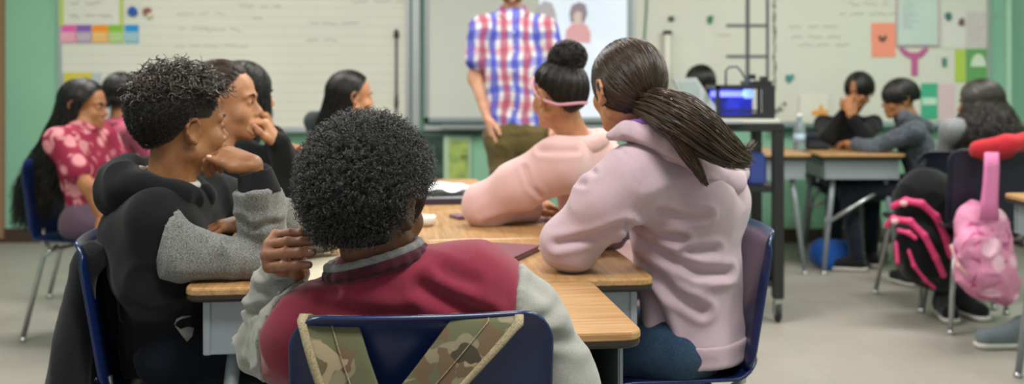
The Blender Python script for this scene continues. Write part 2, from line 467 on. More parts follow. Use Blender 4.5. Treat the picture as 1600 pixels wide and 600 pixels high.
def loose(H, length, n=700, r=.0016, seed=4, part=0.0, wav=.01, out=.03, hl=None, front=50, npt=20, back=(0, 0, 0), rad=1.06):
    """long loose hair parted on top, falling at the sides and behind"""
    g = np.random.default_rng(seed); sg = np.where(g.random(n) < .5, -1, 1)
    ph = sg*np.radians(g.uniform(front, 180, n)); y = g.uniform(-.2, .75, n)
    a = unit(np.stack([sg*.05+part+0*y, y, np.ones(n)*.85], 1)); b = hdir(ph, np.radians(g.uniform(-25, -5, n)))
    n1 = npt//2; t = np.linspace(0, 1, n1); d = unit(slerp(a, b, t)); rr = rad+g.uniform(-.03, .06, (n, 1))+.03*t[None]
    P1 = H.w(hpt(d, rr)); L = length*g.uniform(.75, 1.05, n)
    t2 = np.linspace(0, 1, npt-n1+1)[1:]
    o = b.copy(); o[:, 2] = 0; o = unit(o)@H.M.T; e = P1[:, -1]
    P2 = e[:, None]+o[:, None]*out*np.sin(t2*1.6)[None, :, None]+V(0, 0, -1)*(t2[None]*L[:, None])[..., None]+V(back)*(t2**1.3)[None, :, None]
    P2 = P2+wav*np.sin(t2[None, :, None]*g.uniform(6, 12, (n, 1, 1))+g.uniform(0, 6.3, (n, 1, 3)))*t2[None, :, None]
    P = np.concatenate([P1, P2], 1)
    R = r*g.uniform(.6, 1.3, (n, 1))*np.interp(np.linspace(0, 1, npt), [0, .85, 1], [1, 1, .4])[None]
    return strands(P, R)
def curls(pos, nrm, length, hel, r, turns, npt=14, seed=5, droop=0.0, bend=.5):
    """small coils growing from pos along nrm"""
    g = np.random.default_rng(seed); n = len(pos); nrm = unit(nrm+g.normal(size=nrm.shape)*.35)
    T = np.linspace(0, 1, npt); A = unit(np.cross(nrm, g.normal(size=nrm.shape))); B = np.cross(nrm, A)
    L = length*g.uniform(.6, 1.15, n); h = hel*g.uniform(.6, 1.3, n); th = T[None]*turns*2*PI*g.uniform(.8, 1.2, (n, 1))+g.uniform(0, 6.3, (n, 1))
    ax = nrm[:, None]*(T[None]*L[:, None])[..., None]+(A[:, None]*np.sin(T*bend*2)[None, :, None]*L[:, None, None]*.5)
    ax[..., 2] -= droop*T[None]**2
    hh = h[:, None]*np.minimum(1, T*3)[None]
    P = pos[:, None]+ax+A[:, None]*(np.cos(th)*hh)[..., None]+B[:, None]*(np.sin(th)*hh)[..., None]
    R = r*g.uniform(.7, 1.2, (n, 1))*np.interp(T, [0, .7, 1], [1, 1, .5])[None]
    return strands(P, R)
def sphere_dirs(n, seed=0):
    i = np.arange(n)+.5; ph = PI*(1+5**.5)*i; z = 1-2*i/n
    d = np.stack([np.sqrt(1-z*z)*np.cos(ph), np.sqrt(1-z*z)*np.sin(ph), z], 1)
    return unit(d+np.random.default_rng(seed).normal(size=d.shape)*.02)

def hand_mesh(wrist, fdir, palm, side='R', s=.82, curl=((20, 25, 15),)*4, thumb=None, vox=.0022, fore=.07, spread=1.0, foredir=None):
    """five separate fingers with three joints each; palm = direction the palm faces"""
    y = unit(V(fdir)); z = -unit(V(palm)-y*(V(palm)@y)); x = np.cross(y, z); M = np.stack([x, y, z], 1)*s
    m = 1 if side == 'R' else -1                       # right hand: thumb at -x with the palm down
    P = []
    mcp = [(-.028, .086, -.001), (-.008, .091, .002), (.012, .087, .001), (.030, .078, -.004)]
    rad = [.0098, .0102, .0096, .0084]; ln = [(.043, .026, .020), (.048, .030, .021), (.044, .028, .021), (.034, .021, .018)]
    for q, (x0, y0, z0) in enumerate(mcp):
        P.append(cap((m*x0*.55, .006, 0), (m*x0, y0, z0), .0155, rad[q]*1.22, k=.014))
    P.append(cap((-m*.018, .02, -.006), (-m*.03, .05, -.010), .014, .012, k=.014)); P.append(cap((m*.02, .02, -.006), (m*.03, .05, -.008), .013, .010, k=.014))
    fd = V(0, -1, 0) if foredir is None else unit(V(foredir))@M/s
    P.append(cap(fd*fore, (0, 0, 0), .028, .021, flat=(0, 0, 1), s=1.3, k=.02))
    tips = []
    for q in range(4):
        c = curl[q % len(curl)]; p = V(m*mcp[q][0], mcp[q][1], mcp[q][2]); a = 0; sp = m*spread*(-.10, -.02, .05, .13)[q]
        for j in range(3):
            a += math.radians(c[j]); d = unit(V(sp*(math.cos(a)), math.cos(a), -math.sin(a))); p2 = p+d*ln[q][j]
            r1, r2 = rad[q]*(1, .93, .86)[j], rad[q]*(.93, .86, .74)[j]
            P.append(cap(p, p2, r1, r2, k=.0035)); P.append(ell(p+V(0, 0, 0), r1*1.06, k=.003)); p = p2
        tips.append((p, d, V(0, -d[2]*1.0, d[1]), rad[q]*.74))
    th = thumb or [(-.022, .016, -.010), (-.046, .046, -.020), (-.060, .072, -.024), (-.068, .096, -.026)]
    th = [V(m*a, b, c) for a, b, c in th]; P += chain(th, [.0165, .0130, .0112, .0088], k=.008)
    tips.append((th[3], unit(th[3]-th[2]), V(0, 0, 1), .0088))
    v, f = sdf(P, vox/s, .006, 1)
    vw = v@M.T+V(wrist)
    if np.linalg.det(M) < 0: f = f[:, ::-1]
    nails = []
    for p, d, up, r in tips:
        up = unit(up-d*(up@d)); R = np.stack([np.cross(d, up), d, up], 1)
        a, b = sdf([ell(p-d*.001+up*r*.72, (r*.72, r*.95, r*.42), R)], .0013, .001)
        nails.append((a@M.T+V(wrist), b))
    return (vw, f), nails

def body_of(J, S, vox=.008, hands=(), head=None, legs=True, armr=1.0, neckr=1.0):
    """the whole figure as one mesh; J: named joints in world space"""
    fw = J['fwd']; P = [cap(J['pel'], J['chest'], .085*S, .095*S, fw, 1.35), cap(J['chest'], J['neck']-V(0, 0, .05*S), .095*S, .05*S), cap(J['neck']-V(0, 0, .06*S), J['neck']+V(0, 0, .02), .05*S*neckr, .046*S*neckr)]
    P += [cap(J['shL'], J['shR'], .042*S)]
    for s in 'LR':
        P += [cap(J['sh'+s], J['el'+s], .040*S*armr, .034*S*armr), cap(J['el'+s], J['wr'+s], .034*S*armr, .022*S)]
        if legs:
            P += [cap(J['hip'+s], J['kn'+s], .070*S, .048*S), cap(J['kn'+s], J['an'+s], .046*S, .032*S), cap(J['an'+s]+V(0, 0, -.03), J['an'+s]+fw*.12*S+V(0, 0, -.045), .03*S, .022*S)]
    parts = [sdf(P, vox, .03*S)]
    if head is not None: parts.append(head)
    return join(parts+list(hands))
def seated(pel, fwd, neck, chest=None, S=.84, sw=.155, knee=.40, kz=.47, lsh=None, rsh=None, legsplay=.09, tuck=0.0):
    """joints of a seated figure"""
    pel = V(pel); fwd = unit(V(fwd[0], fwd[1], 0)); R = V(fwd[1], -fwd[0], 0); neck = V(neck)
    J = dict(pel=pel, fwd=fwd, neck=neck); J['chest'] = V(chest) if chest is not None else pel*.35+neck*.65-V(0, 0, .03)
    sh = neck-V(0, 0, .055*S/.84)
    J['shL'] = V(lsh) if lsh is not None else sh-R*sw*S/.84; J['shR'] = V(rsh) if rsh is not None else sh+R*sw*S/.84
    for s, m in (('L', -1), ('R', 1)):
        J['hip'+s] = pel+R*m*legsplay*S/.84*.8-V(0, 0, .03); k = pel+fwd*knee*S/.84+R*m*legsplay*1.2; k[2] = kz; J['kn'+s] = k
        a = k-fwd*(.05+tuck); a[2] = .075; J['an'+s] = a
    return J
def top_prims(J, S, loose=1.0, ra=(.058, .050, .040), belly=.115, chestr=.118, flat=1.3, hem=None, shr=.060, cuff=True):
    fw = J['fwd']; L = loose
    P = [cap(J['pel']+V(0, 0, .02), J['chest'], belly*S*L, chestr*S*L, fw, flat, k=.05), cap(J['chest'], J['neck']-V(0, 0, .04*S), chestr*S*L*.95, .068*S*L, fw, 1.12, k=.05)]
    P += [cap(J['shL'], J['shR'], shr*S*L, k=.05)]
    for s in 'LR':
        P += [cap(J['sh'+s], J['el'+s], ra[0]*S*L, ra[1]*S*L, k=.035), cap(J['el'+s], J['wr'+s], ra[1]*S*L, ra[2]*S*L, k=.03)]
    return P
def pants(J, S, mat, root, vox=.009, wr=.005, name='jeans', L=1.0):
    P = [cap(J['hipL'], J['hipR'], .095*S*L, k=.04), cap(J['pel']+V(0, 0, .02), J['pel']-V(0, 0, .03), .115*S*L, None, J['fwd'], 1.2)]
    for s in 'LR': P += [cap(J['hip'+s], J['kn'+s], .085*S*L, .064*S*L), cap(J['kn'+s], J['an'+s]+V(0, 0, .02), .060*S*L, .05*S*L)]
    v, f = sdf(P, vox, .03); v = wrinkle(v, f, wr, 13, 5); return mesh(name, v, f, mat, root)
def shoes(J, S, mat, sole, root, name='shoe', only='LR'):
    for s in only:
        a = J['an'+s]; fw = J.get('ft'+s, J['fwd']); b = V(a[0], a[1], 0)
        v, f = sdf([cap(b+V(0, 0, .045)-fw*.02, b+fw*.13*S+V(0, 0, .040), .036*S, .036*S, k=.03), cap(b+V(0, 0, .06), b+V(0, 0, .09), .040*S, .036*S, k=.03), cap(b+fw*.03+V(0, 0, .07), b+fw*.09*S+V(0, 0, .05), .03*S, .028*S, k=.02), cut(b+V(0, 0, .018), (0, 0, -1))], .006, .02)
        sh = mesh(name, v, f, mat, root)
        v, f = sdf([cap(b+V(0, 0, .03)-fw*.025, b+fw*.135*S+V(0, 0, .03), .042*S, .040*S), cut(b+V(0, 0, .002), (0, 0, -1)), cut(b+V(0, 0, .024), (0, 0, 1))], .005, .01)
        mesh('sole', v, f, sole, sh)

# ================================================================== THE ROOM
WY = 7.5
def wx(px): return (px-800)/F*WY
def wz(py): return CZ-(py-HZ)/F*WY
TH = math.radians(7.05)
U = V(-math.sin(TH), math.cos(TH), 0); Vv = V(math.cos(TH), math.sin(TH), 0)
XL, XR, YB = -4.6, wx(1577), -1.6

def green_wall():
    t = NT('green_paint'); v = t.co(); n = t.noise(v, 1.3, 4); n2 = t.noise(v, 220, 2)
    t.base(t.ramp(n, [(.3, '#7fae93'), (.7, '#89b89c')]), .55, 0, .3); t.bump(n2, .1, .001); return t.m
def floor_mat():
    t = NT('vinyl_floor'); v = t.co(); n = t.noise(v, 3, 6, .65); n2 = t.noise(v, 90, 3, .7)
    c = t.mix(n2, t.ramp(n, [(.3, '#958e85'), (.7, '#a59e95')]), '#8b857d')
    br = t.n('ShaderNodeTexBrick', offset=0); t.l(v, br.inputs[0]); br.inputs['Scale'].default_value = 1
    br.inputs['Brick Width'].default_value = .3; br.inputs['Row Height'].default_value = .3; br.inputs['Mortar Size'].default_value = .0012
    br.inputs['Color1'].default_value = (1, 1, 1, 1); br.inputs['Color2'].default_value = (.93, .93, .93, 1); br.inputs['Mortar'].default_value = (.72, .72, .72, 1)
    t.base(t.mix(1.0, c, br.outputs[0], 'MULTIPLY'), .42, 0, .4); return t.m
def wood_mat(name='desk_laminate', a='#ab8254', b='#91683a', c='#bd976a', rough=.34):
    t = NT(name); v = t.co(scale=(1.6, 30, 30)); v2 = t.co(scale=(.9, 7, 7)); v3 = t.co(scale=(5, 160, 160))
    n = t.noise(v, 3, 5, .6, .3); n2 = t.noise(v2, 3, 3, .5, .5); n3 = t.noise(v3, 2, 3)
    m = t.ramp(n, [(.35, b), (.52, a), (.68, c)]); m = t.mix(t.math('MULTIPLY', n2, .45), m, c)
    m = t.mix(t.ramp(n3, [(.55, (0, 0, 0, 1)), (.7, (.35, .35, .35, 1))]), m, '#8a5626')
    t.base(m, rough, 0, .45); t.bump(n3, .06, .0004); return t.m
M_WALL = green_wall(); M_FLOOR = floor_mat(); M_WOOD = wood_mat()
M_WHITE = plain('white_paint', '#d6d4ca', .5); M_CEIL = plain('ceiling_tile', '#e2e1da', .8, bump=.2)
M_ALU = plain('aluminium', '#b4b9bb', .35, .6); M_ALU2 = plain('aluminium_dark', '#9aa3a6', .4, .5)  # second aluminium is a darker grey, for the projection board
M_DKTRIM = plain('dark_teal_trim', '#3d6058', .5); M_BROWN = plain('brown_wood', '#5b3b2a', .5, bump=.2)
M_METAL = plain('desk_metal', '#8f979c', .45, .25, bump=.05); M_STEEL = plain('steel_tube', '#b3b5b5', .28, .85)
M_EDGE = plain('edge_band', '#2a2019', .5); M_BLACK = plain('black_plastic', '#1b1c1e', .45); M_BLUEP = plain('blue_plastic', '#10204a', .27, var=.1, bump=.08)
M_RUB = plain('rubber', '#20201f', .7)

def struct(name, mb, mat):
    o = mb.build(name, mat); o['kind'] = 'structure'; return o
struct('floor', MB().box(((XL+XR)/2, (WY+YB)/2, -.05), (XR-XL, WY-YB, .1)), M_FLOOR)
struct('ceiling', MB().box(((XL+XR)/2, (WY+YB)/2, CEIL+.05), (XR-XL, WY-YB, .1)), M_CEIL)
struct('wall_front', MB().box(((XL+XR)/2, WY+.06, CEIL/2), (XR-XL+.24, .12, CEIL)), M_WALL)
struct('wall_left', MB().box((XL-.06, (WY+YB)/2, CEIL/2), (.12, WY-YB, CEIL)), M_WALL)
struct('wall_right', MB().box((XR+.06, (WY+YB)/2, CEIL/2), (.12, WY-YB, CEIL)), M_WALL)
struct('baseboard_front', MB().box(((XL+XR)/2, WY-.008, .048), (XR-XL, .016, .096)), plain('vinyl_base', '#3f2a25', .5))
struct('baseboard_right', MB().box((XR-.008, (WY+YB)/2, .048), (.016, WY-YB-.05, .096)), plain('vinyl_base', '#3f2a25', .5))
struct('trim_1', MB().box((XR-.018, WY-.02, 1.5), (.036, .04, 2.85), bev=.004), plain('pale_trim', '#a9cbb4', .5))
struct('trim_2', MB().box((wx(720), WY-.012, wz(209)), (wx(985)-wx(655)+.3, .024, .03)), M_DKTRIM)
d1 = struct('door_1', MB().box((wx(-80), WY-.02, 1.03), (.9-.12, .04, 2.0)), plain('door_paint', '#8a6a50', .5))
o = MB().box((wx(-5)-.02, WY-.03, 1.04), (.07, .06, 2.08)).box((wx(-175), WY-.03, 1.04), (.07, .06, 2.08)).box((wx(-87), WY-.03, 2.1), (.82, .06, .07)).build('door_frame', M_BROWN, d1)
MB().tube([(wx(-25), WY-.045, 1.0), (wx(-25), WY-.09, 1.0), (wx(-38), WY-.09, 1.0)], .01).build('door_handle', M_STEEL, d1)

for i, (x, y) in enumerate(LAMPS):
    t = thing('ceiling_light', 'recessed white fluorescent ceiling light panel', 'ceiling light', (x, y, CEIL), group='ceiling light panels')
    MB().box((x, y-.33, CEIL-.012), (1.26, .04, .024)).box((x, y+.33, CEIL-.012), (1.26, .04, .024)).box((x-.61, y, CEIL-.012), (.04, .62, .024)).box((x+.61, y, CEIL-.012), (.04, .62, .024)).build('frame', M_WHITE, t)
    MB().box((x, y, CEIL-.004), (1.18, .62, .008)).build('diffuser', plain('lamp_diffuser', '#ffffff', .5, emit=2.0), t)
    L = bpy.data.lights.new('panel_light', 'AREA'); L.shape = 'RECTANGLE'; L.size = 1.15; L.size_y = .58; L.energy = LAMP_W; L.color = (1, .975, .93)
    lo = bpy.data.objects.new('panel_light', L); C.objects.link(lo); lo.parent = t; lo.location = (0, 0, -.03)

# ------------------------------------------------------------------ boards on the front wall
def squiggle(mb, x0, x1, z, y, h=.02, r=.003, seed=0, words=4):
    g = random.Random(seed); x = x0
    while x < x1-.03:
        wl = g.uniform(.04, .13); n = max(4, int(wl/.012)); 
        pts = [(x+wl*i/n, y, z+g.uniform(-1, 1)*h*.5) for i in range(n+1)]
        mb.tube(pts, r, 4, False); x += wl+g.uniform(.02, .05)
def board(name, label, x0, x1, z0, z1, mat, frame, y=WY, th=.02, fw=.03):
    t = thing(name, label, 'whiteboard', ((x0+x1)/2, y, z0))
    MB().box(((x0+x1)/2, y-th/2, (z0+z1)/2), (x1-x0-.01, th, z1-z0-.01)).build('writing_surface', mat, t)
    MB().box((x0+fw/2, y-th/2-.004, (z0+z1)/2), (fw, th+.008, z1-z0)).box((x1-fw/2, y-th/2-.004, (z0+z1)/2), (fw, th+.008, z1-z0)).box(((x0+x1)/2, y-th/2-.004, z0+fw/2), (x1-x0, th+.008, fw)).box(((x0+x1)/2, y-th/2-.004, z1-fw/2), (x1-x0, th+.008, fw)).build('frame', frame, t)
    return t
def lined_board():
    t = NT('lined_whiteboard'); v = t.co(); sx = t.n('ShaderNodeSeparateXYZ'); t.l(v, sx.inputs[0])
    m = t.math('FRACT', t.math('MULTIPLY', sx.outputs[2], 15.5)); m = t.math('LESS_THAN', m, .09)
    n = t.noise(v, 2.5, 4); c = t.ramp(n, [(.3, '#cccabd'), (.7, '#d2d0c3')])
    t.base(t.mix(t.math('MULTIPLY', m, .45), c, '#a9aba6'), .35, 0, .4); return t.m
M_BOARD = lined_board(); M_BOARD2 = plain('plain_whiteboard', '#cecdc0', .35, var=.03, scale=2); M_INK = plain('grey_marker_ink', '#9fa09b', .7); M_INK2 = plain('dark_marker_ink', '#4b4d4e', .7)
b1 = board('whiteboard', 'wide white marker board with faint ruled lines on left of wall', wx(92), wx(641), wz(205), 2.25, M_BOARD, M_ALU)
mb = MB()
for i, (x0, x1, py) in enumerate([(278, 345, 22), (280, 310, 45), (325, 372, 47), (275, 362, 72), (375, 398, 72), (376, 445, 10), (550, 640, 3), (396, 410, 28), (485, 560, 36), (480, 520, 62)]):
    squiggle(mb, wx(x0), wx(x1), wz(py), WY-.022, .022, .0022, i)
mb.build('faint_marker_writing', M_INK, b1)
MB().box((wx(370), WY-.05, wz(204)), (wx(640)-wx(230), .07, .016)).build('marker_tray', M_ALU, b1)
b2 = board('projection_board', 'pale grey interactive projection board behind the standing person', wx(664), wx(984), wz(190), 2.3, plain('matte_screen', '#c2c3bb', .6, var=.02), M_ALU2, th=.05, fw=.03)
t = NT('projected_light'); v = t.co(); n = t.noise(v, 3, 3); col = t.ramp(n, [(.3, '#ccd6e4'), (.7, '#d8deea')])
t.base(col, .7); t.l(col, t.b.inputs['Emission Color']); t.b.inputs['Emission Strength'].default_value = .38; M_PROJ = t.m
pic = MB().box(((wx(842)+wx(978))/2, WY-.056, (wz(183)+2.2)/2), (wx(978)-wx(842), .006, 2.2-wz(183))).build('projected_picture', M_PROJ, b2)
def blob(name, pts, y, mat, parent, d=.003):
    mb = MB().prism([(wx(a), y, wz(b)) for a, b in pts], (0, -d, 0)); return mb.build(name, mat, parent)
M_PR = plain('picture_red', '#cf9a9e', .7, emit=.25); M_PG = plain('picture_grey', '#a9a4a8', .7, emit=.25); M_PD = plain('picture_dark', '#8d8088', .7, emit=.2)
blob('pictured_shirt', [(882, 64), (884, 48), (893, 38), (905, 35), (916, 40), (922, 52), (921, 68)], WY-.0605, M_PR, pic)
blob('pictured_head', [(891, 36), (889, 20), (893, 9), (904, 4), (914, 8), (917, 22), (912, 36)], WY-.0605, M_PD, pic)
blob('pictured_face', [(896, 37), (895, 24), (901, 18), (908, 21), (908, 36), (902, 41)], WY-.0645, plain('picture_face', '#c9b3ae', .7, emit=.25), pic)
blob('pictured_figure', [(838, 28), (841, 10), (850, 2), (862, 6), (868, 22), (870, 44), (848, 44)], WY-.0605, M_PG, pic)
MB().box((wx(730), WY-.075, wz(197)), (wx(770)-wx(690), .11, .03), bev=.004).build('pen_shelf', M_ALU2, b2)
MB().box(((wx(664)+wx(984))/2, WY-.03, wz(199)), (wx(984)-wx(664), .05, .035)).build('lower_rail', M_ALU, b2)
MB().box((wx(651), WY-.035, 1.5), (wx(657)-wx(645), .07, 1.45), bev=.006).build('side_rail', M_ALU, b2)
b3 = board('whiteboard', 'white marker board with taped paper and black grid lines on right of wall', wx(986), wx(1546), wz(196), 2.25, M_BOARD2, M_ALU)
mb = MB()
for i, (x0, x1, py) in enumerate([(1232, 1298, 42), (1235, 1312, 58), (1246, 1325, 70), (1310, 1395, 22), (1325, 1390, 6), (1040, 1060, 60), (1065, 1100, 57), (1062, 1098, 68), (1120, 1140, 55), (1050, 1090, 100)]):
    squiggle(mb, wx(x0), wx(x1), wz(py), WY-.022, .02, .0024, 40+i)
mb.build('faint_marker_writing', M_INK, b3)
mb = MB(); g = random.Random(5)
for i in range(34):
    z = wz(2+i*4.2); squ = [(wx(1209+g.uniform(-3, 3)), WY-.023, z+g.uniform(-.01, .01)) for _ in range(5)]; mb.tube(squ, .0035, 4, False)
for px, py in [(1215, 168), (1225, 162), (1212, 176), (1220, 172)]: mb.tube([(wx(px+g.uniform(-4, 4)), WY-.023, wz(py+g.uniform(-4, 4))) for _ in range(5)], .004, 4, False)
mb.build('vertical_marker_writing', M_INK2, b3)
MB().box((wx(1167), WY-.024, 1.66), (.024, .006, 1.15)).box((wx(1198), WY-.024, 1.66), (.018, .006, 1.15)).box((wx(1166), WY-.025, wz(40)), (wx(1198)-wx(1134), .007, .016)).box((wx(1166), WY-.025, wz(88)), (wx(1198)-wx(1134), .007, .016)).build('black_tape_grid', plain('black_tape', '#55565b', .6), b3)
MB().box((wx(1370), WY-.05, wz(196)-.008), (wx(1546)-wx(1205), .07, .016)).build('marker_tray', M_DKTRIM, b3)
MB().tube([(wx(1013), WY-.03, 2.2), (wx(1009), WY-.03, wz(20)), (wx(1006), WY-.03, wz(60)), (wx(1007), WY-.03, wz(150))], .006).build('green_cord', plain('green_cord', '#4f8070', .6), b3)

# ------------------------------------------------------------------ paper and magnets
def sheet(name, label, cat, x0, y0, x1, y1, col, rough=.7, y=WY-.022, th=.003, group=None, tilt=0, kind=None):
    cx, cz = (wx(x0)+wx(x1))/2, (wz(y0)+wz(y1))/2; hx, hz = abs(wx(x1)-wx(x0))/2, abs(wz(y1)-wz(y0))/2
    ca, sa = math.cos(tilt), math.sin(tilt); P = [(-hx, -hz), (hx, -hz), (hx, hz), (-hx, hz)]
    o = MB().prism([(cx+a*ca-b*sa, y, cz+a*sa+b*ca) for a, b in P], (0, -th, 0)).build(name, plain('paper_'+col, col, rough, var=.03), None)
    return tag(o, label, cat, group)
p = sheet('paper_chart', 'white paper chart with lime green border above the coloured cards', 'chart', 97, -40, 195, 40, '#cdcbc0')
MB().box((wx(192), WY-.027, wz(0)), (.028, .004, wz(-40)-wz(40))).build('lime_border', plain('lime', '#a9bd5a', .7), p); MB().box((wx(98), WY-.027, wz(0)), (.03, .004, wz(-40)-wz(40))).build('lime_border', plain('lime', '#a9bd5a', .7), p)
mb = MB(); squiggle(mb, wx(112), wx(182), wz(25), WY-.028, .02, .0028, 3); squiggle(mb, wx(112), wx(150), wz(5), WY-.028, .02, .0028, 4); mb.build('handwriting', M_INK, p)
for i, (x0, x1, col, pale, nm, nb) in enumerate([(96, 121, '#d4589c', '#dd9bae', 'pink', 'leftmost of the five in the row'), (122, 145, '#7a55a0', '#b0a0ae', 'purple', 'between the pink and orange ones'), (146.5, 171, '#e08a1e', '#dcae62', 'orange', 'between the purple and green ones'), (172, 194.5, '#7fae35', '#a5c17e', 'green', 'between the orange and blue ones'), (197, 218.5, '#1d86c4', '#8fb5c0', 'blue', 'rightmost of the five in the row')]):
    c = sheet('card', f'square {nm} paper card on the left board, {nb}', 'card', x0, 39, x1, 67, col, group='coloured square cards', y=WY-.0225)
    MB().box(((wx(x0)+wx(x1))/2, WY-.0275, wz(58)), ((wx(x1)-wx(x0))*.94, .003, wz(50)-wz(66))).build('pale_lower_panel', plain('cardpale'+nm, pale, .7), c)
    mb = MB(); squiggle(mb, wx(x0+3), wx(x1-2), wz(57), WY-.030, .012, .002, 60+i); mb.build('caption', plain('cardpaper', '#d8d5cc', .7), c)
def magnet(name, label, cat, pts, col, d=.018):
    return tag(MB().prism([(wx(a), WY-.021, wz(b)) for a, b in pts], (0, -d, 0)).build(name, plain('mag'+col, col, .45), None), label, cat)
magnet('magnet', 'dark blue rounded magnet on the left board above the cards', 'magnet', [(202, 21), (203, 15), (208, 10), (213, 12), (217, 17), (217, 23), (209, 26)], '#1c4f9e')
m_ = magnet('magnet', 'small maroon and cream magnet beside the dark blue magnet', 'magnet', [(226, 22), (226, 15), (233, 12), (239, 15), (236, 20), (232, 24)], '#8a4a4c')
MB().prism([(wx(232), WY-.04, wz(27)), (wx(239), WY-.04, wz(28)), (wx(241), WY-.04, wz(22)), (wx(235), WY-.04, wz(20))], (0, -.004, 0)).build('cream_patch', plain('cream', '#c9c69c', .6), m_)
magnet('magnet', 'small dark square magnet left of the green magnet', 'magnet', [(1044, 33), (1044, 26), (1052, 26), (1052, 33)], '#45423e')
magnet('magnet', 'small green magnet holding the taped paper on the right board', 'magnet', [(1106, 37), (1104, 30), (1106, 25), (1113, 25), (1112, 32), (1109, 38)], '#1f7055')
magnet('heart_magnet', 'small teal heart shaped magnet on the right board', 'magnet', [(1231, 129), (1226, 122), (1227, 116.5), (1230, 117), (1231.5, 119), (1235, 116), (1239, 117), (1238, 122)], '#2f8580')
sheet('paper_sheet', 'large white sheet of paper taped under the green magnet', 'paper', 1040, 36, 1112, 128, '#cfcfc2')
t_ = thing('paper_roll', 'white rolled paper tube with a black cap standing by right board', 'paper roll', (wx(1041), WY-.06, wz(170)))
MB().lathe([(0, 0), (.026, 0), (.026, wz(54)-wz(170)), (0, wz(54)-wz(170))], (wx(1041), WY-.06, wz(170))).build('tube', plain('tube_white', '#d4d2c4', .6), t_, True)
MB().lathe([(0, 0), (.03, 0), (.03, .024), (0, .024)], (wx(1041), WY-.06, wz(54))).build('cap', M_BLACK, t_, True)
p = sheet('paper_card', 'salmon orange paper card with a small bird drawing on it', 'card', 1360, 36, 1397, 89, '#ea9078', tilt=.02)
MB().prism([(wx(a), WY-.026, wz(b)) for a, b in [(1370, 58), (1373, 55), (1377, 60), (1382, 54), (1384, 60), (1379, 66), (1373, 65)]], (0, -.002, 0)).build('bird_drawing', plain('brown_ink', '#55473a', .7), p)
p = thing('poster', 'pale blue framed chart poster hanging right of the salmon card', 'poster', (wx(1430), WY, wz(72)))
MB().box((wx(1432), WY-.025, wz(10)), (wx(1467)-wx(1399), .02, wz(-52)-wz(73))).build('frame', plain('pinkgrey', '#b9a9a6', .6), p)
MB().box((wx(1431), WY-.037, wz(10)), (wx(1462)-wx(1401), .005, wz(-50)-wz(70))).build('picture', plain('paleblue', '#bccbc5', .6, var=.06, scale=6), p)
mb = MB()
for i in range(9): squiggle(mb, wx(1408), wx(1428), wz(4+i*5), WY-.041, .012, .002, 80+i)
mb.build('text_lines', plain('bluegreyink', '#a3b3b2', .7), p)
magnet('ribbon', 'pink paper ribbon with two flared ends below the framed poster', 'ribbon', [(1402, 76), (1408, 74), (1420, 82), (1432, 82), (1444, 74), (1449, 77), (1440, 88), (1432, 92), (1432, 118), (1422, 118), (1422, 92), (1412, 88)], '#b85a8c', .008)
sheet('paper_sheet', 'white sheet of paper pinned high at right end of right board', 'paper', 1470, 20, 1506, 76, '#cfcdc6')
p = sheet('paper_sheet', 'pinkish grey printed sheet at right edge of right board', 'paper', 1508, 18, 1545, 72, '#c6bfbc')
mb = MB()
for i in range(7): squiggle(mb, wx(1511), wx(1542), wz(24+i*6.5), WY-.026, .01, .0018, 90+i)
mb.build('printed_lines', plain('greyink', '#aaa2a2', .7), p)
magnet('magnet', 'dark teal round magnet near the top of the right end papers', 'magnet', [(1474, 28), (1474, 22), (1479, 19), (1484, 23), (1484, 29), (1479, 33)], '#3f6a6a')
magnet('magnet', 'small maroon magnet beside the dark teal magnet', 'magnet', [(1495, 39), (1496, 31), (1501, 28), (1504, 33), (1503, 40)], '#74505c')
magnet('magnet', 'small narrow teal magnet low on the right board', 'magnet', [(1470, 103), (1470, 90), (1476, 90), (1476, 103)], '#4c8078')
sheet('paper_strip', 'lime green paper strip beside the dark green poster', 'paper', 1490, 78, 1506, 128, '#a8c24a')
p = sheet('poster', 'dark green poster with a white dome shape on right board', 'poster', 1507, 76, 1545, 130, '#5f9a58')
MB().prism([(wx(1526+12*math.cos(a)), WY-.026, wz(104-20*max(0, math.sin(a)))) for a in np.linspace(0, PI, 9)], (0, -.002, 0)).build('white_dome', plain('dome', '#c9d3bd', .6), p)
p = sheet('poster', 'emerald green sign with a pale middle band behind the curly haired person', 'poster', 1437, 130, 1463, 186, '#3fa583')
MB().box((wx(1450), WY-.027, wz(158)), (wx(1461)-wx(1439), .003, .05)).build('pale_band', plain('palemint', '#b9d8c2', .6), p)
sheet('poster', 'pale pink sheet beside the emerald green sign', 'poster', 1465, 131, 1489, 188, '#d3b6bd')
p = sheet('picture_card', 'cream picture card with a small orange drawing above the water bottle', 'card', 1247, 147, 1292, 192, '#d6d3c6', y=WY-.03)
MB().prism([(wx(a), WY-.034, wz(b)) for a, b in [(1266, 180), (1267, 173), (1277, 171), (1279, 163), (1283, 163), (1284, 171), (1291, 172), (1291, 180)]], (0, -.002, 0)).build('orange_drawing', plain('orange', '#dd9a44', .6), p)
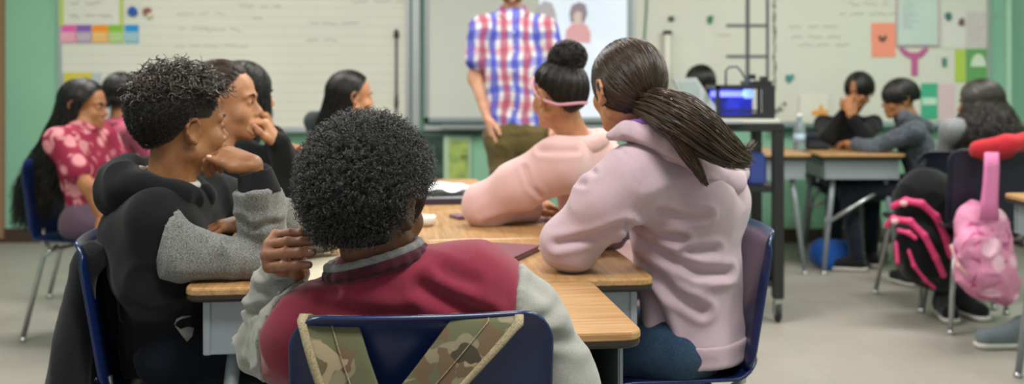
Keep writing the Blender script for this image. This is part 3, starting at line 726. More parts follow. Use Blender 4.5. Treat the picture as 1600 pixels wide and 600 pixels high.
# lower left posters
p = sheet('poster', 'grey blue poster with a yellow heading behind the floral shirt girl', 'poster', 100, 114, 160, 206, '#a8b3b4', y=WY-.026, th=.006)
MB().box((wx(125), WY-.0335, wz(121)), (wx(147)-wx(104), .003, wz(114)-wz(129))).build('yellow_heading', plain('yellow', '#c9b73c', .7), p)
MB().box((wx(130), WY-.0335, wz(165)), (wx(156)-wx(104), .003, wz(135)-wz(198))).build('picture_area', plain('bluegrey', '#7f98a8', .7, var=.3, scale=9), p)
p = sheet('poster', 'pale lilac poster behind the person in the pink shirt', 'poster', 172, 114, 226, 206, '#b3b6c4', y=WY-.026, th=.006)
MB().box((wx(198), WY-.0335, wz(121)), (wx(222)-wx(176), .003, wz(116)-wz(127))).build('pink_heading', plain('pinkhead', '#c787a4', .7), p)
def green_picture():
    t = NT('garden_picture'); v = t.co(); n = t.noise(v, 14, 4, .6, .5)
    t.base(t.ramp(n, [(.3, '#4c5a34'), (.45, '#93a95a'), (.6, '#a9b95e'), (.72, '#c8c9a4')]), .5); return t.m
p = thing('poster', 'framed yellow green garden picture on teal wall under the board', 'poster', (wx(714), WY, wz(296)))
MB().box((wx(715), WY-.012, wz(252)), (wx(737)-wx(694), .02, wz(210)-wz(294)), bev=.003).build('frame', plain('paleframe', '#a9c2a4', .5), p)
MB().box((wx(717), WY-.025, wz(254)), (wx(733)-wx(703), .005, wz(222)-wz(290))).build('picture', green_picture(), p)
t = NT('dark_glass_picture'); v = t.co(); n = t.noise(v, 8, 4); t.base(t.ramp(n, [(.4, '#243230'), (.55, '#3c5648'), (.7, '#8fa5b0')]), .3)
p = thing('poster', 'dark green poster left of the garden picture', 'poster', (wx(676), WY, wz(296)))
MB().box((wx(676), WY-.012, wz(252)), (wx(692)-wx(660), .02, wz(212)-wz(294)), bev=.003).build('picture', t.m, p)
# pointer hanging on the left board
p = thing('pointer_rod', 'thin black rod with a thick black grip hanging on left board', 'pointer', (wx(620), WY-.03, wz(176)))
MB().tube([(wx(620), WY-.03, wz(62)), (wx(620), WY-.03, wz(176))], .008, 8).build('rod', plain('graphite', '#42474a', .5), p, True)
MB().lathe([(0, 0), (.015, 0), (.017, .02), (.017, wz(48)-wz(58)), (.008, wz(46)-wz(60)), (0, wz(46)-wz(60))], (wx(620), WY-.03, wz(60)), 14).build('grip', M_BLACK, p, True)
MB().lathe([(0, 0), (.011, 0), (.013, .03), (.011, .085), (0, .085)], (wx(620), WY-.03, wz(168)), 14).build('lower_grip', M_BLACK, p, True)

# ================================================================== DESKS
def make_desk(label, loc, rz, w=.615, d=.508, group='classroom desks', brace=False):
    t = thing('desk', label, 'desk', loc, rz, group)
    def rr(hw, hd, r, z):
        return [(sx*(hw-r)+r*math.cos(a), sy*(hd-r)+r*math.sin(a), z) for sx, sy, a0 in ((1, 1, 0), (-1, 1, 90), (-1, -1, 180), (1, -1, 270)) for a in np.radians([a0, a0+18, a0+36, a0+54, a0+72, a0+90])]
    hw, hd, r = w/2, d/2, .035; pr = [(-.003, .682), (0, .686), (0, .695), (-.0015, .6985), (-.005, .70)]
    rings = [rr(hw+o, hd+o, r+o, z) for o, z in pr]; n = 24; vs = [q for g_ in rings for q in g_]; fs = [tuple(range(n))[::-1]]
    for i in range(len(pr)-1): fs += [(i*n+k, i*n+(k+1) % n, (i+1)*n+(k+1) % n, (i+1)*n+k) for k in range(n)]
    fs.append(tuple(range((len(pr)-1)*n, len(pr)*n))); top = MB().add(vs, fs).build('tabletop', M_WOOD, t, local=True)
    pr = [(-.012, .668), (-.004, .671), (-.001, .676), (-.001, .6835)]; rings = [rr(hw+o, hd+o, r+o, z) for o, z in pr]; vs = [q for g_ in rings for q in g_]; fs = [tuple(range(n))[::-1]]
    for i in range(len(pr)-1): fs += [(i*n+k, i*n+(k+1) % n, (i+1)*n+(k+1) % n, (i+1)*n+k) for k in range(n)]
    fs.append(tuple(range((len(pr)-1)*n, len(pr)*n))); MB().add(vs, fs).build('edge_band', M_EDGE, top, local=True)
    bw, bd = w-.075, d-.075; zt, zb = .668, .552
    m = MB().box((0, 0, zb+.003), (bw, bd, .006)).box((-bw/2, 0, (zt+zb)/2), (.004, bd, zt-zb)).box((bw/2, 0, (zt+zb)/2), (.004, bd, zt-zb)).box((0, bd/2, (zt+zb)/2), (bw, .004, zt-zb))
    for sx in (-1, 1):
        for sy in (-1, 1): m.box((sx*(bw/2+.003), sy*(bd/2-.006), (zt+zb)/2), (.008, .016, zt-zb+.004), bev=.002)
        m.box((sx*bw/2, 0, zb+.004), (.012, bd, .010), bev=.002)
    m.box((0, -bd/2, zb+.008), (bw, .006, .014), bev=.002)
    m.build('book_box', M_METAL, t, local=True)
    for sx in (-1, 1):
        for sy in (-1, 1):
            a = (sx*(bw/2-.05), sy*(bd/2-.06), .556); b = (sx*(bw/2-.01), sy*(bd/2+.005), .012)
            lg = MB().tube([a, tuple(np.array(a)*.75+np.array(b)*.25+V(0, 0, -.0)), b], [.0165, .0165, .013], 12).build('leg', M_METAL, t, True, True)
            MB().lathe([(0, 0), (.016, 0), (.018, .006), (.016, .018), (0, .018)], (b[0], b[1], 0), 12).build('foot_glide', M_STEEL, lg, True, True)
    if brace:
        for sx in (-1, 1): MB().tube([(sx*(bw/2-.05), -bd/2+.06, .50), (sx*(bw/2-.02), bd/2-.02, .30)], .011).build('diagonal_brace', M_STEEL, t, True, True)
    return t
CN = V(-.186, 2.3535, 0); G1 = 'desks of the front cluster'
def rowpos(side, i): return CN+side*.2565*Vv+(i+.5)*.62*U
nr = ['nearest', 'middle', 'farthest']
for i in range(3):
    who = ['in front of the girl in the lavender hoodie', 'under the arm of the girl in pink', 'at the far end of the right row'][i]
    make_desk(f'wood topped grey metal school desk {who}', rowpos(1, i), TH+PI/2, group=G1)
    who = ['under the elbows of the curly haired boy in black', 'in front of the girl with hand at her mouth', 'at the far end of the left row'][i]
    make_desk(f'wood topped grey metal school desk {who}', rowpos(-1, i), TH-PI/2, group=G1)
make_desk('wood topped school desk directly in front of the boy in the red jacket', V(.236, 1.9125, 0)-.31*Vv+.2425*U, TH, d=.482, group=G1)
make_desk('wood topped school desk across the far end of the cluster', CN+(1.86+.256)*U+.02*Vv, TH+PI, group=G1)
make_desk('wood topped grey desk with slanted legs in front of the two boys at right', V(W(1327, 240, 6.45)[0]+.02, 6.55, 0), PI/2+.0, w=.62, d=.50, group='desks at the right', brace=True)
make_desk('wood topped grey desk partly behind the black cart', V(W(1186, 240, 6.5)[0]+.0, 6.55, 0), PI/2, w=.62, d=.50, group='desks at the right')

# ================================================================== CHAIRS
def shellgrid(hw, hh, r, fn, nx=26, ny=22):
    """rounded rectangle grid mapped through fn(x, y) -> 3D"""
    vs = []
    for j in range(ny+1):
        for i in range(nx+1):
            x, y = (2*i/nx-1), (2*j/ny-1)
            X, Y = x*hw, y*hh
            if abs(X) > hw-r and abs(Y) > hh-r:
                a, b = (abs(X)-hw+r)/r, (abs(Y)-hh+r)/r
                X = math.copysign(hw-r+r*a*math.sqrt(1-b*b/2), X); Y = math.copysign(hh-r+r*b*math.sqrt(1-a*a/2), Y)
            vs.append(fn(X, Y))
    f = [(j*(nx+1)+i, j*(nx+1)+i+1, (j+1)*(nx+1)+i+1, (j+1)*(nx+1)+i) for j in range(ny) for i in range(nx)]
    return vs, f
def make_chair(label, loc, rz, mat=None, hs=1.0, group='plastic school chairs', name='school_chair', cat='chair'):
    mat = mat or M_BLUEP
    t = thing(name, label, cat, loc, rz, group)
    H0, H1 = .452*hs, .785*hs; hh = (H1-H0)/2
    def fb(x, y):
        k = (y+hh)/(2*hh); dep = .026*(x/.205)**2
        lip = -.016*max(0, (k-.90)/.10)**2
        ed = -.012*max(0, (abs(x)/.205-.9)/.1)**2
        return (x, -.185-.055*k+dep+lip+ed, H0+2*hh*k)
    def solid(name, v, f, th, parent):
        o = mesh(name, v, f, mat, parent, True, True)
        m = o.modifiers.new('thick', 'SOLIDIFY'); m.thickness = th; m.offset = 0
        b = o.modifiers.new('bev', 'BEVEL'); b.width = th*.35; b.segments = 2; b.limit_method = 'ANGLE'; b.angle_limit = 1.0
        return o
    v, f = shellgrid(.205, hh, .055, fb); solid('backrest', v, f, .009, t)
    def fs(x, y):
        return (x, y, .445*hs-.018*(1-(x/.2)**2)-.03*max(0, (y-.1)/.1)**2+.05*max(0, (-y-.13)/.07)**2)
    v, f = shellgrid(.2, .2, .06, fs); solid('seat', v, f, .008, t)
    z = .43*hs
    for sx in (-1, 1):
        MB().tube([(sx*.10, -.16, z-.03), (sx*.12, -.175, z-.01), (sx*.12, -.18, H0+.03)], .010, 10).build('back_support', M_STEEL, t, True, True)
        for sy, yy in ((1, .16), (-1, -.14)):
            l = MB().tube([(sx*.13, yy*.6, z-.02), (sx*.155, yy, z-.06), (sx*(.195), yy+sy*.075, .016)], .0115, 10).build('leg', M_STEEL, t, True, True)
            MB().lathe([(0, 0), (.014, 0), (.017, .008), (.014, .022), (0, .022)], (sx*.195, yy+sy*.075, 0), 12).build('foot_cap', M_STEEL, l, True, True)
    for yy in (.12, -.11): MB().tube([(-.15, yy, z-.035), (.15, yy, z-.035)], .009).build('seat_frame', M_STEEL, t, True, True)
    return t
GC = 'plastic school chairs'
make_chair('blue plastic school chair of the boy in red, camouflage straps over its back', V(-.137, 1.68, 0)+.225*U, TH)
make_chair('blue plastic school chair behind the girl in the lavender hoodie', V(.362, 2.70, 0), TH+PI/2)
make_chair('blue plastic school chair under the curly haired boy, black jacket on it', V(-.735, 2.56, 0), TH-PI/2)
make_chair('blue plastic school chair under the girl in pink with a bun', V(.32, 3.38, 0), TH+PI/2)
make_chair('blue plastic school chair under the girl with her hand at her mouth', V(-.92, 3.2, 0), TH-PI/2)
make_chair('blue plastic school chair under the second girl resting her face on her hand', V(-1.0, 3.8, 0), TH-PI/2)
make_chair('blue plastic school chair with slanted steel leg under the floral shirt girl', V(-1.84, 4.80, 0), -1.95)
make_chair('navy school chair with the black and pink backpack hanging on it', V(2.14, 5.52, 0), .15, plain('navy_plastic', '#15192a', .4))
make_chair('dark school chair with a red jacket and the pink backpack on its back', V(2.16, 5.02, 0), -.1, plain('navy_plastic', '#15192a', .4), 1.05)
make_desk('school desk cut off by the right edge, one pale slanted leg showing', V(2.182, 3.93, 0), 0, w=.60, d=.50, group='desks at the right')
make_chair('dark chair under the boy in the grey hoodie at right', V(2.45, 6.35, 0), PI/2+.1, plain('navy_plastic', '#15192a', .4))
make_chair('blue chair under the boy with his face on his hand', V(2.12, 6.95, 0), PI, plain('navy_plastic', '#15192a', .4))
make_chair('grey chair under the girl at the far end of the cluster', V(-.78, 4.75, 0), -PI/2+.2, plain('grey_plastic', '#5d6668', .4))
make_chair('blue chair under the person in the plain pink shirt', V(-2.1, 5.6, 0), -.9)
make_chair('dark chair under the person behind the printer', V(1.15, 6.7, 0), PI-.2, plain('navy_plastic', '#15192a', .4))

# ================================================================== THINGS ON THE DESKS
def lay(name, label, cat, cx, cy, w, d, h, rz, mat, z=.7005, bev=.002, group=None):
    o = MB().box((0, 0, h/2), (w, d, h), bev=min(bev, h*.45)).build(name, mat, None)
    o.location = (cx, cy, z); o.rotation_euler = (0, 0, rz); return tag(o, label, cat, group)
x, y, _ = W(700, 315, 3.93)
t = thing('binder', 'closed dark grey binder under crumpled white paper on the far desk', 'binder', (x, y, .7005), TH)
MB().box((0, 0, .011), (.22, .28, .022), bev=.003).build('cover', plain('binder_grey', '#8b8d96', .4), t, local=True)
MB().box((0, -.139, .010), (.225, .006, .020), bev=.002).build('spine', plain('binder_dark', '#30283a', .5), t, local=True)
g = np.random.default_rng(2)
n = 14; X, Y2 = np.meshgrid(np.linspace(-.095, .095, n), np.linspace(-.11, .11, n)); P = np.stack([X.ravel(), Y2.ravel(), 0*X.ravel()], 1)
P[:, 2] = .006+.022*vn(P*22, 4)+.012*vn(P*50, 6); f = np.array([(j*n+i, j*n+i+1, (j+1)*n+i+1, (j+1)*n+i) for j in range(n-1) for i in range(n-1)])
cp = mesh('crumpled_paper', P, f, plain('paper_white', '#d8d9dc', .7), None, False); cp.location = (x-.01, y+.02, .7235); cp.rotation_euler = (0, 0, .3)
m_ = cp.modifiers.new('s', 'SOLIDIFY'); m_.thickness = .001; tag(cp, 'crumpled white paper lying on top of the grey binder', 'paper')
x, y, _ = W(720, 341, 3.43); lay('eraser', 'small mauve block on desk beside the pink sleeve', 'eraser', x, y, .05, .07, .010, .5, plain('mauve', '#7a5a72', .5))
x, y, _ = W(664, 352, 3.26)
t = thing('cup', 'low white cup on the desk beside the red jacket boy’s ear'.replace('’', "'"), 'cup', (x, y, .7005))
MB().lathe([(0, 0), (.022, 0), (.030, .008), (.034, .030), (.032, .030), (.027, .010), (0, .004)], (x, y, .7005), 28).build('bowl', plain('ceramic', '#ddd9cd', .3), t, True)
MB().lathe([(.0, .012), (.029, .012), (.029, .0125), (0, .0125)], (x, y, .7005), 24).build('contents', plain('milk', '#e6e0cf', .3), t, True)
x, y, _ = W(770, 398, 2.72)
t = thing('notebook', 'maroon notebook lying on desk behind the red jacket shoulder', 'notebook', (x, y, .7005), -.35)
MB().box((0, 0, .007), (.17, .21, .010)).build('pages', plain('page_edge', '#8d7a78', .7), t, local=True)
MB().box((0, 0, .0135), (.18, .22, .003), bev=.001).box((0, 0, .0015), (.18, .22, .003), bev=.001).box((-.089, 0, .0075), (.003, .22, .014)).build('cover', plain('maroon_cover', '#6b2f3f', .5), t, local=True)
x, y, _ = W(492, 420, 2.53); lay('sheet_of_paper', 'cream sheet of paper on desk between raised hand and neck', 'paper', x, y, .21, .29, .0012, TH+.25, plain('cream_paper', '#cfc6ae', .7), bev=0)
0 and lay('sheet_of_paper', 'pale sheet of paper on desk behind the ear of the red jacket boy', 'paper', x+.06, y+.02, .24, .30, .0012, TH-.1, plain('pale_paper', '#d2c8ac', .7), bev=0)
x, y, _ = W(940, 352, 3.02)
# water bottle
x, y, _ = W(1249, 232, 6.55)
t = thing('water_bottle', 'clear plastic water bottle on the far right desk', 'bottle', (x, y, .70))
tr = NT('clear_plastic'); tr.base('#c9d6dc', .15); tr.b.inputs['Transmission Weight'].default_value = .75; tr.b.inputs['IOR'].default_value = 1.2
MB().lathe([(0, 0), (.033, 0), (.035, .01), (.035, .13), (.028, .16), (.014, .185), (.014, .20)], (x, y, .70), 20).build('body', tr.m, t, True)
MB().lathe([(0, 0), (.016, 0), (.016, .02), (0, .02)], (x, y, .90), 14).build('cap', plain('capwhite', '#dfe3e6', .4), t, True)
MB().lathe([(.0355, .05), (.036, .05), (.036, .1), (.0355, .1)], (x, y, .70), 20).build('label_band', plain('labelblue', '#9fb4c6', .5), t, True)
x, y, _ = W(1290, 232, 6.6); lay('pencil_case', 'dark pencil case on the desk beside the boy in black', 'pencil case', x-.05, y, .16, .07, .05, .2, plain('dark_cloth', '#24262a', .8), bev=.015)
# bag on the floor under the right desk
v, f = sdf([cap((1.86, 6.5, .09), (2.02, 6.52, .085), .085, .075), cap((1.88, 6.45, .05), (2.0, 6.6, .05), .06), cut((0, 0, .003), (0, 0, -1))], .008, .03)
tag(mesh('bag', wrinkle(v, f, .008, 16, 3), f, fabric('blue_bag', '#1c4f9b'), None), 'bright blue cloth bag on the floor under the far right desk', 'bag')

# ================================================================== CART, PRINTER, LAPTOP
cx0, cx1 = W(1045, 200, 5.05)[0], W(1226, 200, 5.05)[0]; cm = (cx0+cx1)/2; cw = cx1-cx0; ct = .925
t = thing('cart', 'black wheeled cart carrying the blue lit printer', 'cart', (cm, 5.3, 0)); MB().box((cm, 5.3, ct-.018), (cw, .5, .036), bev=.004).build('top_shelf', M_BLACK, t)
for z, nm in ((.62, 'middle_shelf'), (.18, 'bottom_shelf')): MB().box((cm, 5.3, z), (cw-.03, .47, .03), bev=.003).build(nm, M_BLACK, t)
for sx in (-1, 1):
    for sy in (-1, 1):
        px, py = cm+sx*(cw/2-.026), 5.3+sy*.224
        MB().box((px, py, .50), (.05, .05, .78), bev=.004).build('post', M_BLACK, t)
        c = MB().box((px, py, .10), (.028, .028, .03)).box((px-.017, py, .065), (.004, .04, .06)).box((px+.017, py, .065), (.004, .04, .06)).build('caster', M_STEEL, t)
        wv = [(.0, -.012), (.030, -.012), (.042, -.010), (.044, 0), (.042, .010), (.030, .012), (0, .012)]
        o = MB().lathe(wv, (0, 0, 0), 22); o.v = [(px+b, py+a_, .046+c_) for a_, c_, b in o.v]; o.build('wheel', M_RUB, c, True)
def cart_item(name, label, cat, px, py, Y, w, d, h, mat, z): 
    return lay(name, label, cat, W(px, py, Y)[0], Y, w, d, h, 0, mat, z=z, bev=.012)
cart_item('storage_bin', 'blue plastic bin on the middle shelf of the black cart', 'bin', 1176, 250, 5.2, .09, .2, .15, plain('bin_blue', '#33478f', .4), .636)
cart_item('paper_stack', 'tan paper stack on the middle shelf beside the blue bin', 'papers', 1100, 250, 5.25, .21, .28, .05, plain('tan_paper', '#b59a7c', .7), .636)
cart_item('equipment_box', 'black equipment box on the bottom shelf of the cart', 'box', 1160, 400, 5.25, .30, .3, .22, plain('eq_black', '#222427', .5), .196)
# printer
x0, x1 = W(1110, 130, 5.3)[0], W(1199, 130, 5.3)[0]; pm = (x0+x1)/2; pw = x1-x0; zb, zt = .945, CZ-(133-HZ)/F*5.3
t = thing('desktop_printer', 'black box shaped desktop 3D printer glowing blue inside on the cart', 'printer', (pm, 5.3, .926))
MB().box((pm+.0, 5.28, .935), (pw+.03, .34, .018), bev=.003).build('base_plate', M_WHITE, t)
hh = zt-zb; k = .018
m = MB()
for sx in (-1, 1):
    for sy in (-1, 1): m.box((pm+sx*(pw/2-k/2), 5.3+sy*(.14), (zb+zt)/2), (k, k, hh))
for sy in (-1, 1):
    for z in (zb+k/2, zt-k/2): m.box((pm, 5.3+sy*.14, z), (pw, k, k))
for sx in (-1, 1):
    for z in (zb+k/2, zt-k/2): m.box((pm+sx*(pw/2-k/2), 5.3, z), (k, .28, k))
m.box((x1-.03, 5.15, (zb+zt)/2), (.06, .015, hh)).build('frame', M_BLACK, t)
tb = NT('blue_glow_panel'); v = tb.co(); n_ = tb.noise(v, 9, 2); c_ = tb.ramp(n_, [(.35, '#15185e'), (.65, '#2c34b4')]); tb.base(c_, .3); tb.l(c_, tb.b.inputs['Emission Color']); tb.b.inputs['Emission Strength'].default_value = .9
MB().box((pm-.015, 5.43, (zb+zt)/2), (pw-.06, .01, hh-.02)).build('lit_back_panel', tb.m, t)
MB().box((pm-.02, 5.38, zt-.045), (pw-.07, .012, .028), bev=.003).build('light_bar', plain('light_bar', '#6c74ff', .3, emit=2.2), t)
MB().box((x0+.19, 5.33, zt-.042), (.05, .04, .045), bev=.008).build('print_head', plain('head_glow', '#8fb4ff', .3, emit=1.2), t)
MB().box((pm-.02, 5.3, zb+.035), (pw-.09, .2, .008)).build('print_bed', M_BLACK, t)
MB().tube([(x0+.075, 5.3, zt), (x0+.075, 5.3, zt+.07), (x0+.09, 5.3, zt+.088), (x0+.13, 5.3, zt+.09), (x0+.155, 5.3, zt+.06), (x0+.175, 5.3, zt+.02), (x0+.18, 5.3, zt)], .0055).build('filament_tube', plain('slate', '#43525c', .5), t, True)
MB().box((x0+.2, 5.3, zt+.035), (.034, .04, .035)).box((x1-.055, 5.3, zt+.008), (.11, .2, .025)).box((x1-.02, 5.3, zt+.022), (.03, .05, .04)).build('control_box', M_BLACK, t)
MB().lathe([(0, 0), (.016, 0), (.016, .01), (0, .01)], (0, 0, 0), 18).build('dial', plain('dialwhite', '#c6d6d8', .4), t)
o = bpy.data.objects['dial']; o.rotation_euler = (PI/2, 0, 0); o.location = (x0+.2, 5.285, zt+.012)
# open laptop on the cart, its lid leaning
t = thing('laptop', 'open silver laptop with slanted lid behind the brown ponytail', 'laptop', W(1090, 190, 5.1))
A, B_, C_, D_ = [V(W(*p)) for p in ((1052, 123, 5.02), (1088, 121, 5.25), (1142, 201, 5.25), (1092, 201, 5.02))]
nn = unit(np.cross(B_-A, D_-A))*.012
MB().prism([A, B_, C_, D_], nn).build('lid', plain('silver_lid', '#a7abac', .35, .3), t)
q = [A+(B_-A)*.12+(D_-A)*.08, A+(B_-A)*.88+(D_-A)*.08, A+(B_-A)*.88+(D_-A)*.92, A+(B_-A)*.12+(D_-A)*.92]
MB().prism([p_-nn*.12 for p_ in q], -nn*.08).build('screen', plain('screen_grey', '#8d9294', .2), t)
MB().box((float(C_[0])-.12, 5.13, .934), (.26, .24, .014), bev=.003).build('keyboard_base', plain('silver_lid', '#a7abac', .35, .3), t)

# ================================================================== PEOPLE
SK_DARK = skin('skin_deep', '#6e452f', '#54331f'); SK_BR = skin('skin_brown', '#a8714a', '#8e5a38'); SK_TAN = skin('skin_tan', '#bf8a66', '#a9714d')
SK_LT = skin('skin_light', '#cf9d80', '#b98268'); SK_HAND_LIT = skin('skin_deep_hand_lit', '#96644a', '#784d36')  # last skin: light on the raised hand painted in as a paler tone
HAIR_K = hairmat('hair_black', '#0b0908', '#1c1714', .36); HAIR_AF = hairmat('hair_afro', '#0d0b0b', '#393533', .36, .8)  # afro strands run up to grey, painting curl highlights into the colour
HAIR_BR = hairmat('hair_brown', '#1d1410', '#4b382a', .34, .6); HAIR_DB = hairmat('hair_dark_brown', '#120d0b', '#2c211b', .34, .6); HAIR_CL = hairmat('hair_curly_top', '#15100d', '#43362c', .3, .8)
SCALP_K = plain('scalp_black', '#0d0b0a', .7, bump=.5, scale=30); SCALP_BR = plain('scalp_brown', '#1c1410', .5, bump=.4, scale=30)
BLACK_CL = fabric('black_cotton', '#1d1e20', '#141516', 700, sheen=.08); JEANS = fabric('denim', '#27384a', '#1b2838', 900)
DARKJ = fabric('dark_jeans', '#1a212c', '#12171f', 900); SOLE = plain('shoe_sole', '#c9c6bf', .6); SHOE_K = fabric('black_shoe', '#191a1c')

def nail_of(n, root, col='#b98a72'):
    for a_, b_ in n: mesh('fingernail', a_, b_, plain('nail_'+col, col, .3), root)

# ---------------------------------------------------------------- the boy in front
root = thing('person', 'boy with a black afro in a red jacket with grey sleeves, back to viewer', 'person', (-.15, 1.80, 0))
J = seated((-.135, 1.80, .54), (.05, 1, 0), (-.225, 1.80, .842), chest=(-.185, 1.815, .73), S=.84, lsh=(-.352, 1.80, .742), rsh=(-.035, 1.80, .802), tuck=.0)
J['elL'] = V(-.432, 1.935, .672); J['wrL'] = V(-.372, 1.865, .838); J['elR'] = V(.086, 1.822, .635); J['wrR'] = V(.085, 1.82, .44)
H = Fr((-.226, 1.805, .930), (.55, 1, -.02), (-.06, 0, 1), .90)
hl = hand_mesh(J['wrL'], (-.30, -.78, .25), (.9, -.35, .10), 'L', .92, curl=((68, 26, 18), (72, 22, 16), (76, 20, 16), (80, 18, 16)), thumb=[(-.022, .016, -.010), (-.034, .036, -.030), (-.020, .060, -.042), (-.002, .074, -.048)], foredir=J['elL']-J['wrL'])
hr = hand_mesh(J['wrR'], (0, .1, -1), (-1, 0, 0), 'R', .80, vox=.004)
bd = mesh('body', *body_of(J, .84, .008, [hl[0], hr[0]], head_mesh(H, (-.222, 1.80, .835), nr=1.2), neckr=1.25), SK_DARK, root)
bd.data.materials.append(SK_HAND_LIT)
fc = np.empty(len(bd.data.polygons)*3, np.float32); bd.data.polygons.foreach_get('center', fc); fc = fc.reshape(-1, 3)
bd.data.polygons.foreach_set('material_index', (np.linalg.norm(fc-(J['wrL']+V(.01, -.02, .02)), axis=1) < .125).astype(np.int32)*(fc[:, 0] < -.28).astype(np.int32))
face_parts(H, bd, '#5a332b', '#15100d')
nail_of(hl[1], bd, '#7d5a48')
# afro
def afro_vol(d): return .0
hr_ = lambda d: 1.0
g = np.random.default_rng(8)
AF = [40, 36, 22, 4, -14, -34, -44, -47]
AC = V(-.241, 1.795, .968); AR = V(.104, .112, .112)
d = sphere_dirs(15000, 1); pos = AC+AR*d*(1+.05*(vn(d*3.2, 2)-.5)+.05*(vn(d*8, 5)-.5))[:, None]; q_ = unit((np.array([H.inv(p_) for p_ in pos])-HC)/HR)
ph = np.arctan2(q_[:, 0], q_[:, 1]); el = np.arcsin(q_[:, 2]); L_ = np.array([H.inv(p_) for p_ in pos]); ok = (el > hairline(ph, AF)-.02) & ~((np.abs(L_[:, 0]) > .055) & (L_[:, 1] > -.050) & (L_[:, 2] < .030) & (L_[:, 2] > -.08)); nrm = d[ok]; pos = pos[ok]
cv = curls(pos-nrm*.008, nrm, .026, .0027, .00058, 3.2, npt=15, seed=8)
core = sdf([ell(AC, AR*.985), ell(H.w((0, .13, -.055)), (.085, .085, .085), op='sub', k=.02), ell(H.w((0, -.01, -.16)), (.075, .075, .075), op='sub', k=.03), ell(H.w((.10, -.005, -.03)), (.045, .045, .045), op='sub', k=.02), ell(H.w((-.10, .0, -.03)), (.045, .045, .045), op='sub', k=.02)], .006, .02)
hair = mesh('hair', *join([core, scalp_cap(H, 1.05, AF, edge=.95)]), SCALP_K, root)
mesh('curls', cv[0], cv[1], HAIR_AF, hair)
# jacket
def rib_mat(name, col, col2):
    return fabric(name, col, col2, 500, bump=.6)
RED = fabric('red_fleece', '#8a2c41', '#782436', 900, sheen=.25, bump=.4); GREY = fabric('heather_grey', '#a3a29c', '#878680', 1100, sheen=.2, bump=.4, lo=.38, hi=.6)
GREYRIB = fabric('grey_rib', '#83817f', '#6b6a69', 700); REDK = fabric('maroon_knit', '#4a1a2a', '#3a1522', 700)
P = [cap((-.135, 1.80, .50), (-.175, 1.805, .72), .118, .112, (0, 1, 0), 1.35, k=.05),
     cap((-.315, 1.80, .725), (-.075, 1.80, .774), .078, .086, (0, 1, 0), 1.25, k=.06),
     cap((-.30, 1.79, .750), (-.235, 1.795, .805), .045, .055, k=.05), cap((-.08, 1.79, .790), (-.215, 1.80, .815), .060, .056, k=.05),
     cap((-.345, 1.80, .720), (-.372, 1.85, .685), .070, .060, k=.05), cap((-.372, 1.85, .685), (-.432, 1.935, .672), .058, .052, k=.04), cap((-.432, 1.935, .672), (-.408, 1.90, .765), .052, .046, k=.03),
     cap((-.408, 1.90, .765), (-.388, 1.868, .822), .046, .038, k=.02),
     cap((-.060, 1.805, .788), (.012, 1.81, .745), .074, .068, k=.05), cap((.012, 1.81, .745), (.086, 1.822, .635), .064, .056, k=.04), cap((.086, 1.822, .635), (.085, 1.82, .50), .054, .046, k=.04)]
cl = V(-.385, 1.82, .70); nl = unit(V(-1, .6, .45)); cr = V(.006, 1.80, .78); nr_ = unit(V(1, 0, -.12))
foldR = [([W(655, 452, 1.7), W(700, 475, 1.7), W(760, 500, 1.7)], .010, .012), ([W(500, 478, 1.7), W(560, 495, 1.7), W(640, 500, 1.7)], .006, .012), ([W(690, 430, 1.7), W(740, 445, 1.7)], .004, .010), ([W(480, 450, 1.7), W(520, 462, 1.7)], .008, .008)]
v, f = sdf(P+[cut(cl, nl), cut(cr, nr_), cut((-.2, 1.8, .50), (0, 0, -1)), ell((-.224, 1.80, .900), (.068, .066, .05), op='sub', k=.012)], .0055, .03)
jk = mesh('jacket', wrinkle(v, f, .006, 9, 3, folds=foldR), f, RED, root)
sP = P[4:8]+[ell((-.315, 1.80, .735), .08)]
v, f = sdf(P+[cut(cl+nl*.001, -nl), ell(J['wrL']+V(.004, -.006, .018), (.033, .033, .020), op='sub', k=.006)], .005, .03)
v = wrinkle(v, f, .010, 19, 7, aniso=(.8, .8, 1.7), folds=[([W(375, 470, 1.8), W(410, 462, 1.8), W(440, 448, 1.8)], .012, .008), ([W(372, 505, 1.8), W(400, 492, 1.8)], .010, .008), ([W(392, 430, 1.8), W(430, 450, 1.8), W(470, 445, 1.8)], .010, .007)])
mesh('sleeve', v, f, GREY, jk)
v, f = sdf(P+[cut(cr+nr_*.001, -nr_)], .0055, .03)
v = wrinkle(v, f, .009, 12, 9, folds=[([W(822, 520, 1.7), W(870, 500, 1.7)], .006, .010), ([W(835, 455, 1.7), W(860, 480, 1.7), W(905, 500, 1.7)], .004, .010), ([W(858, 540, 1.7), W(915, 560, 1.7)], .006, .010)])
mesh('sleeve', v, f, GREY, jk)
# knit collar: dark band with a grey stripe band on top, tilted with the shoulders
cn_ = unit(V(-.27, -.02, 1)); cc = V(-.224, 1.790, .842)
v, f = sdf(ring(cc, cn_, .080, .068, .011, ax=V(1, 0, 0), n=22, k=.004), .0035, .004); co = mesh('collar', v, f, REDK, jk)
v, f = sdf(ring(cc+cn_*.013, cn_, .078, .066, .0075, ax=V(1, 0, 0), n=22, k=.004), .0032, .004); mesh('grey_collar_band', v, f, GREYRIB, co)
pants(J, .84, JEANS, root); shoes(J, .84, SHOE_K, SOLE, root)
v, f = sdf([ell(H.w((-.083, .0, -.034)), .0042)], .0012, .002); mesh('earring', v, f, plain('silver', '#d8d8d8', .15, .9), root)

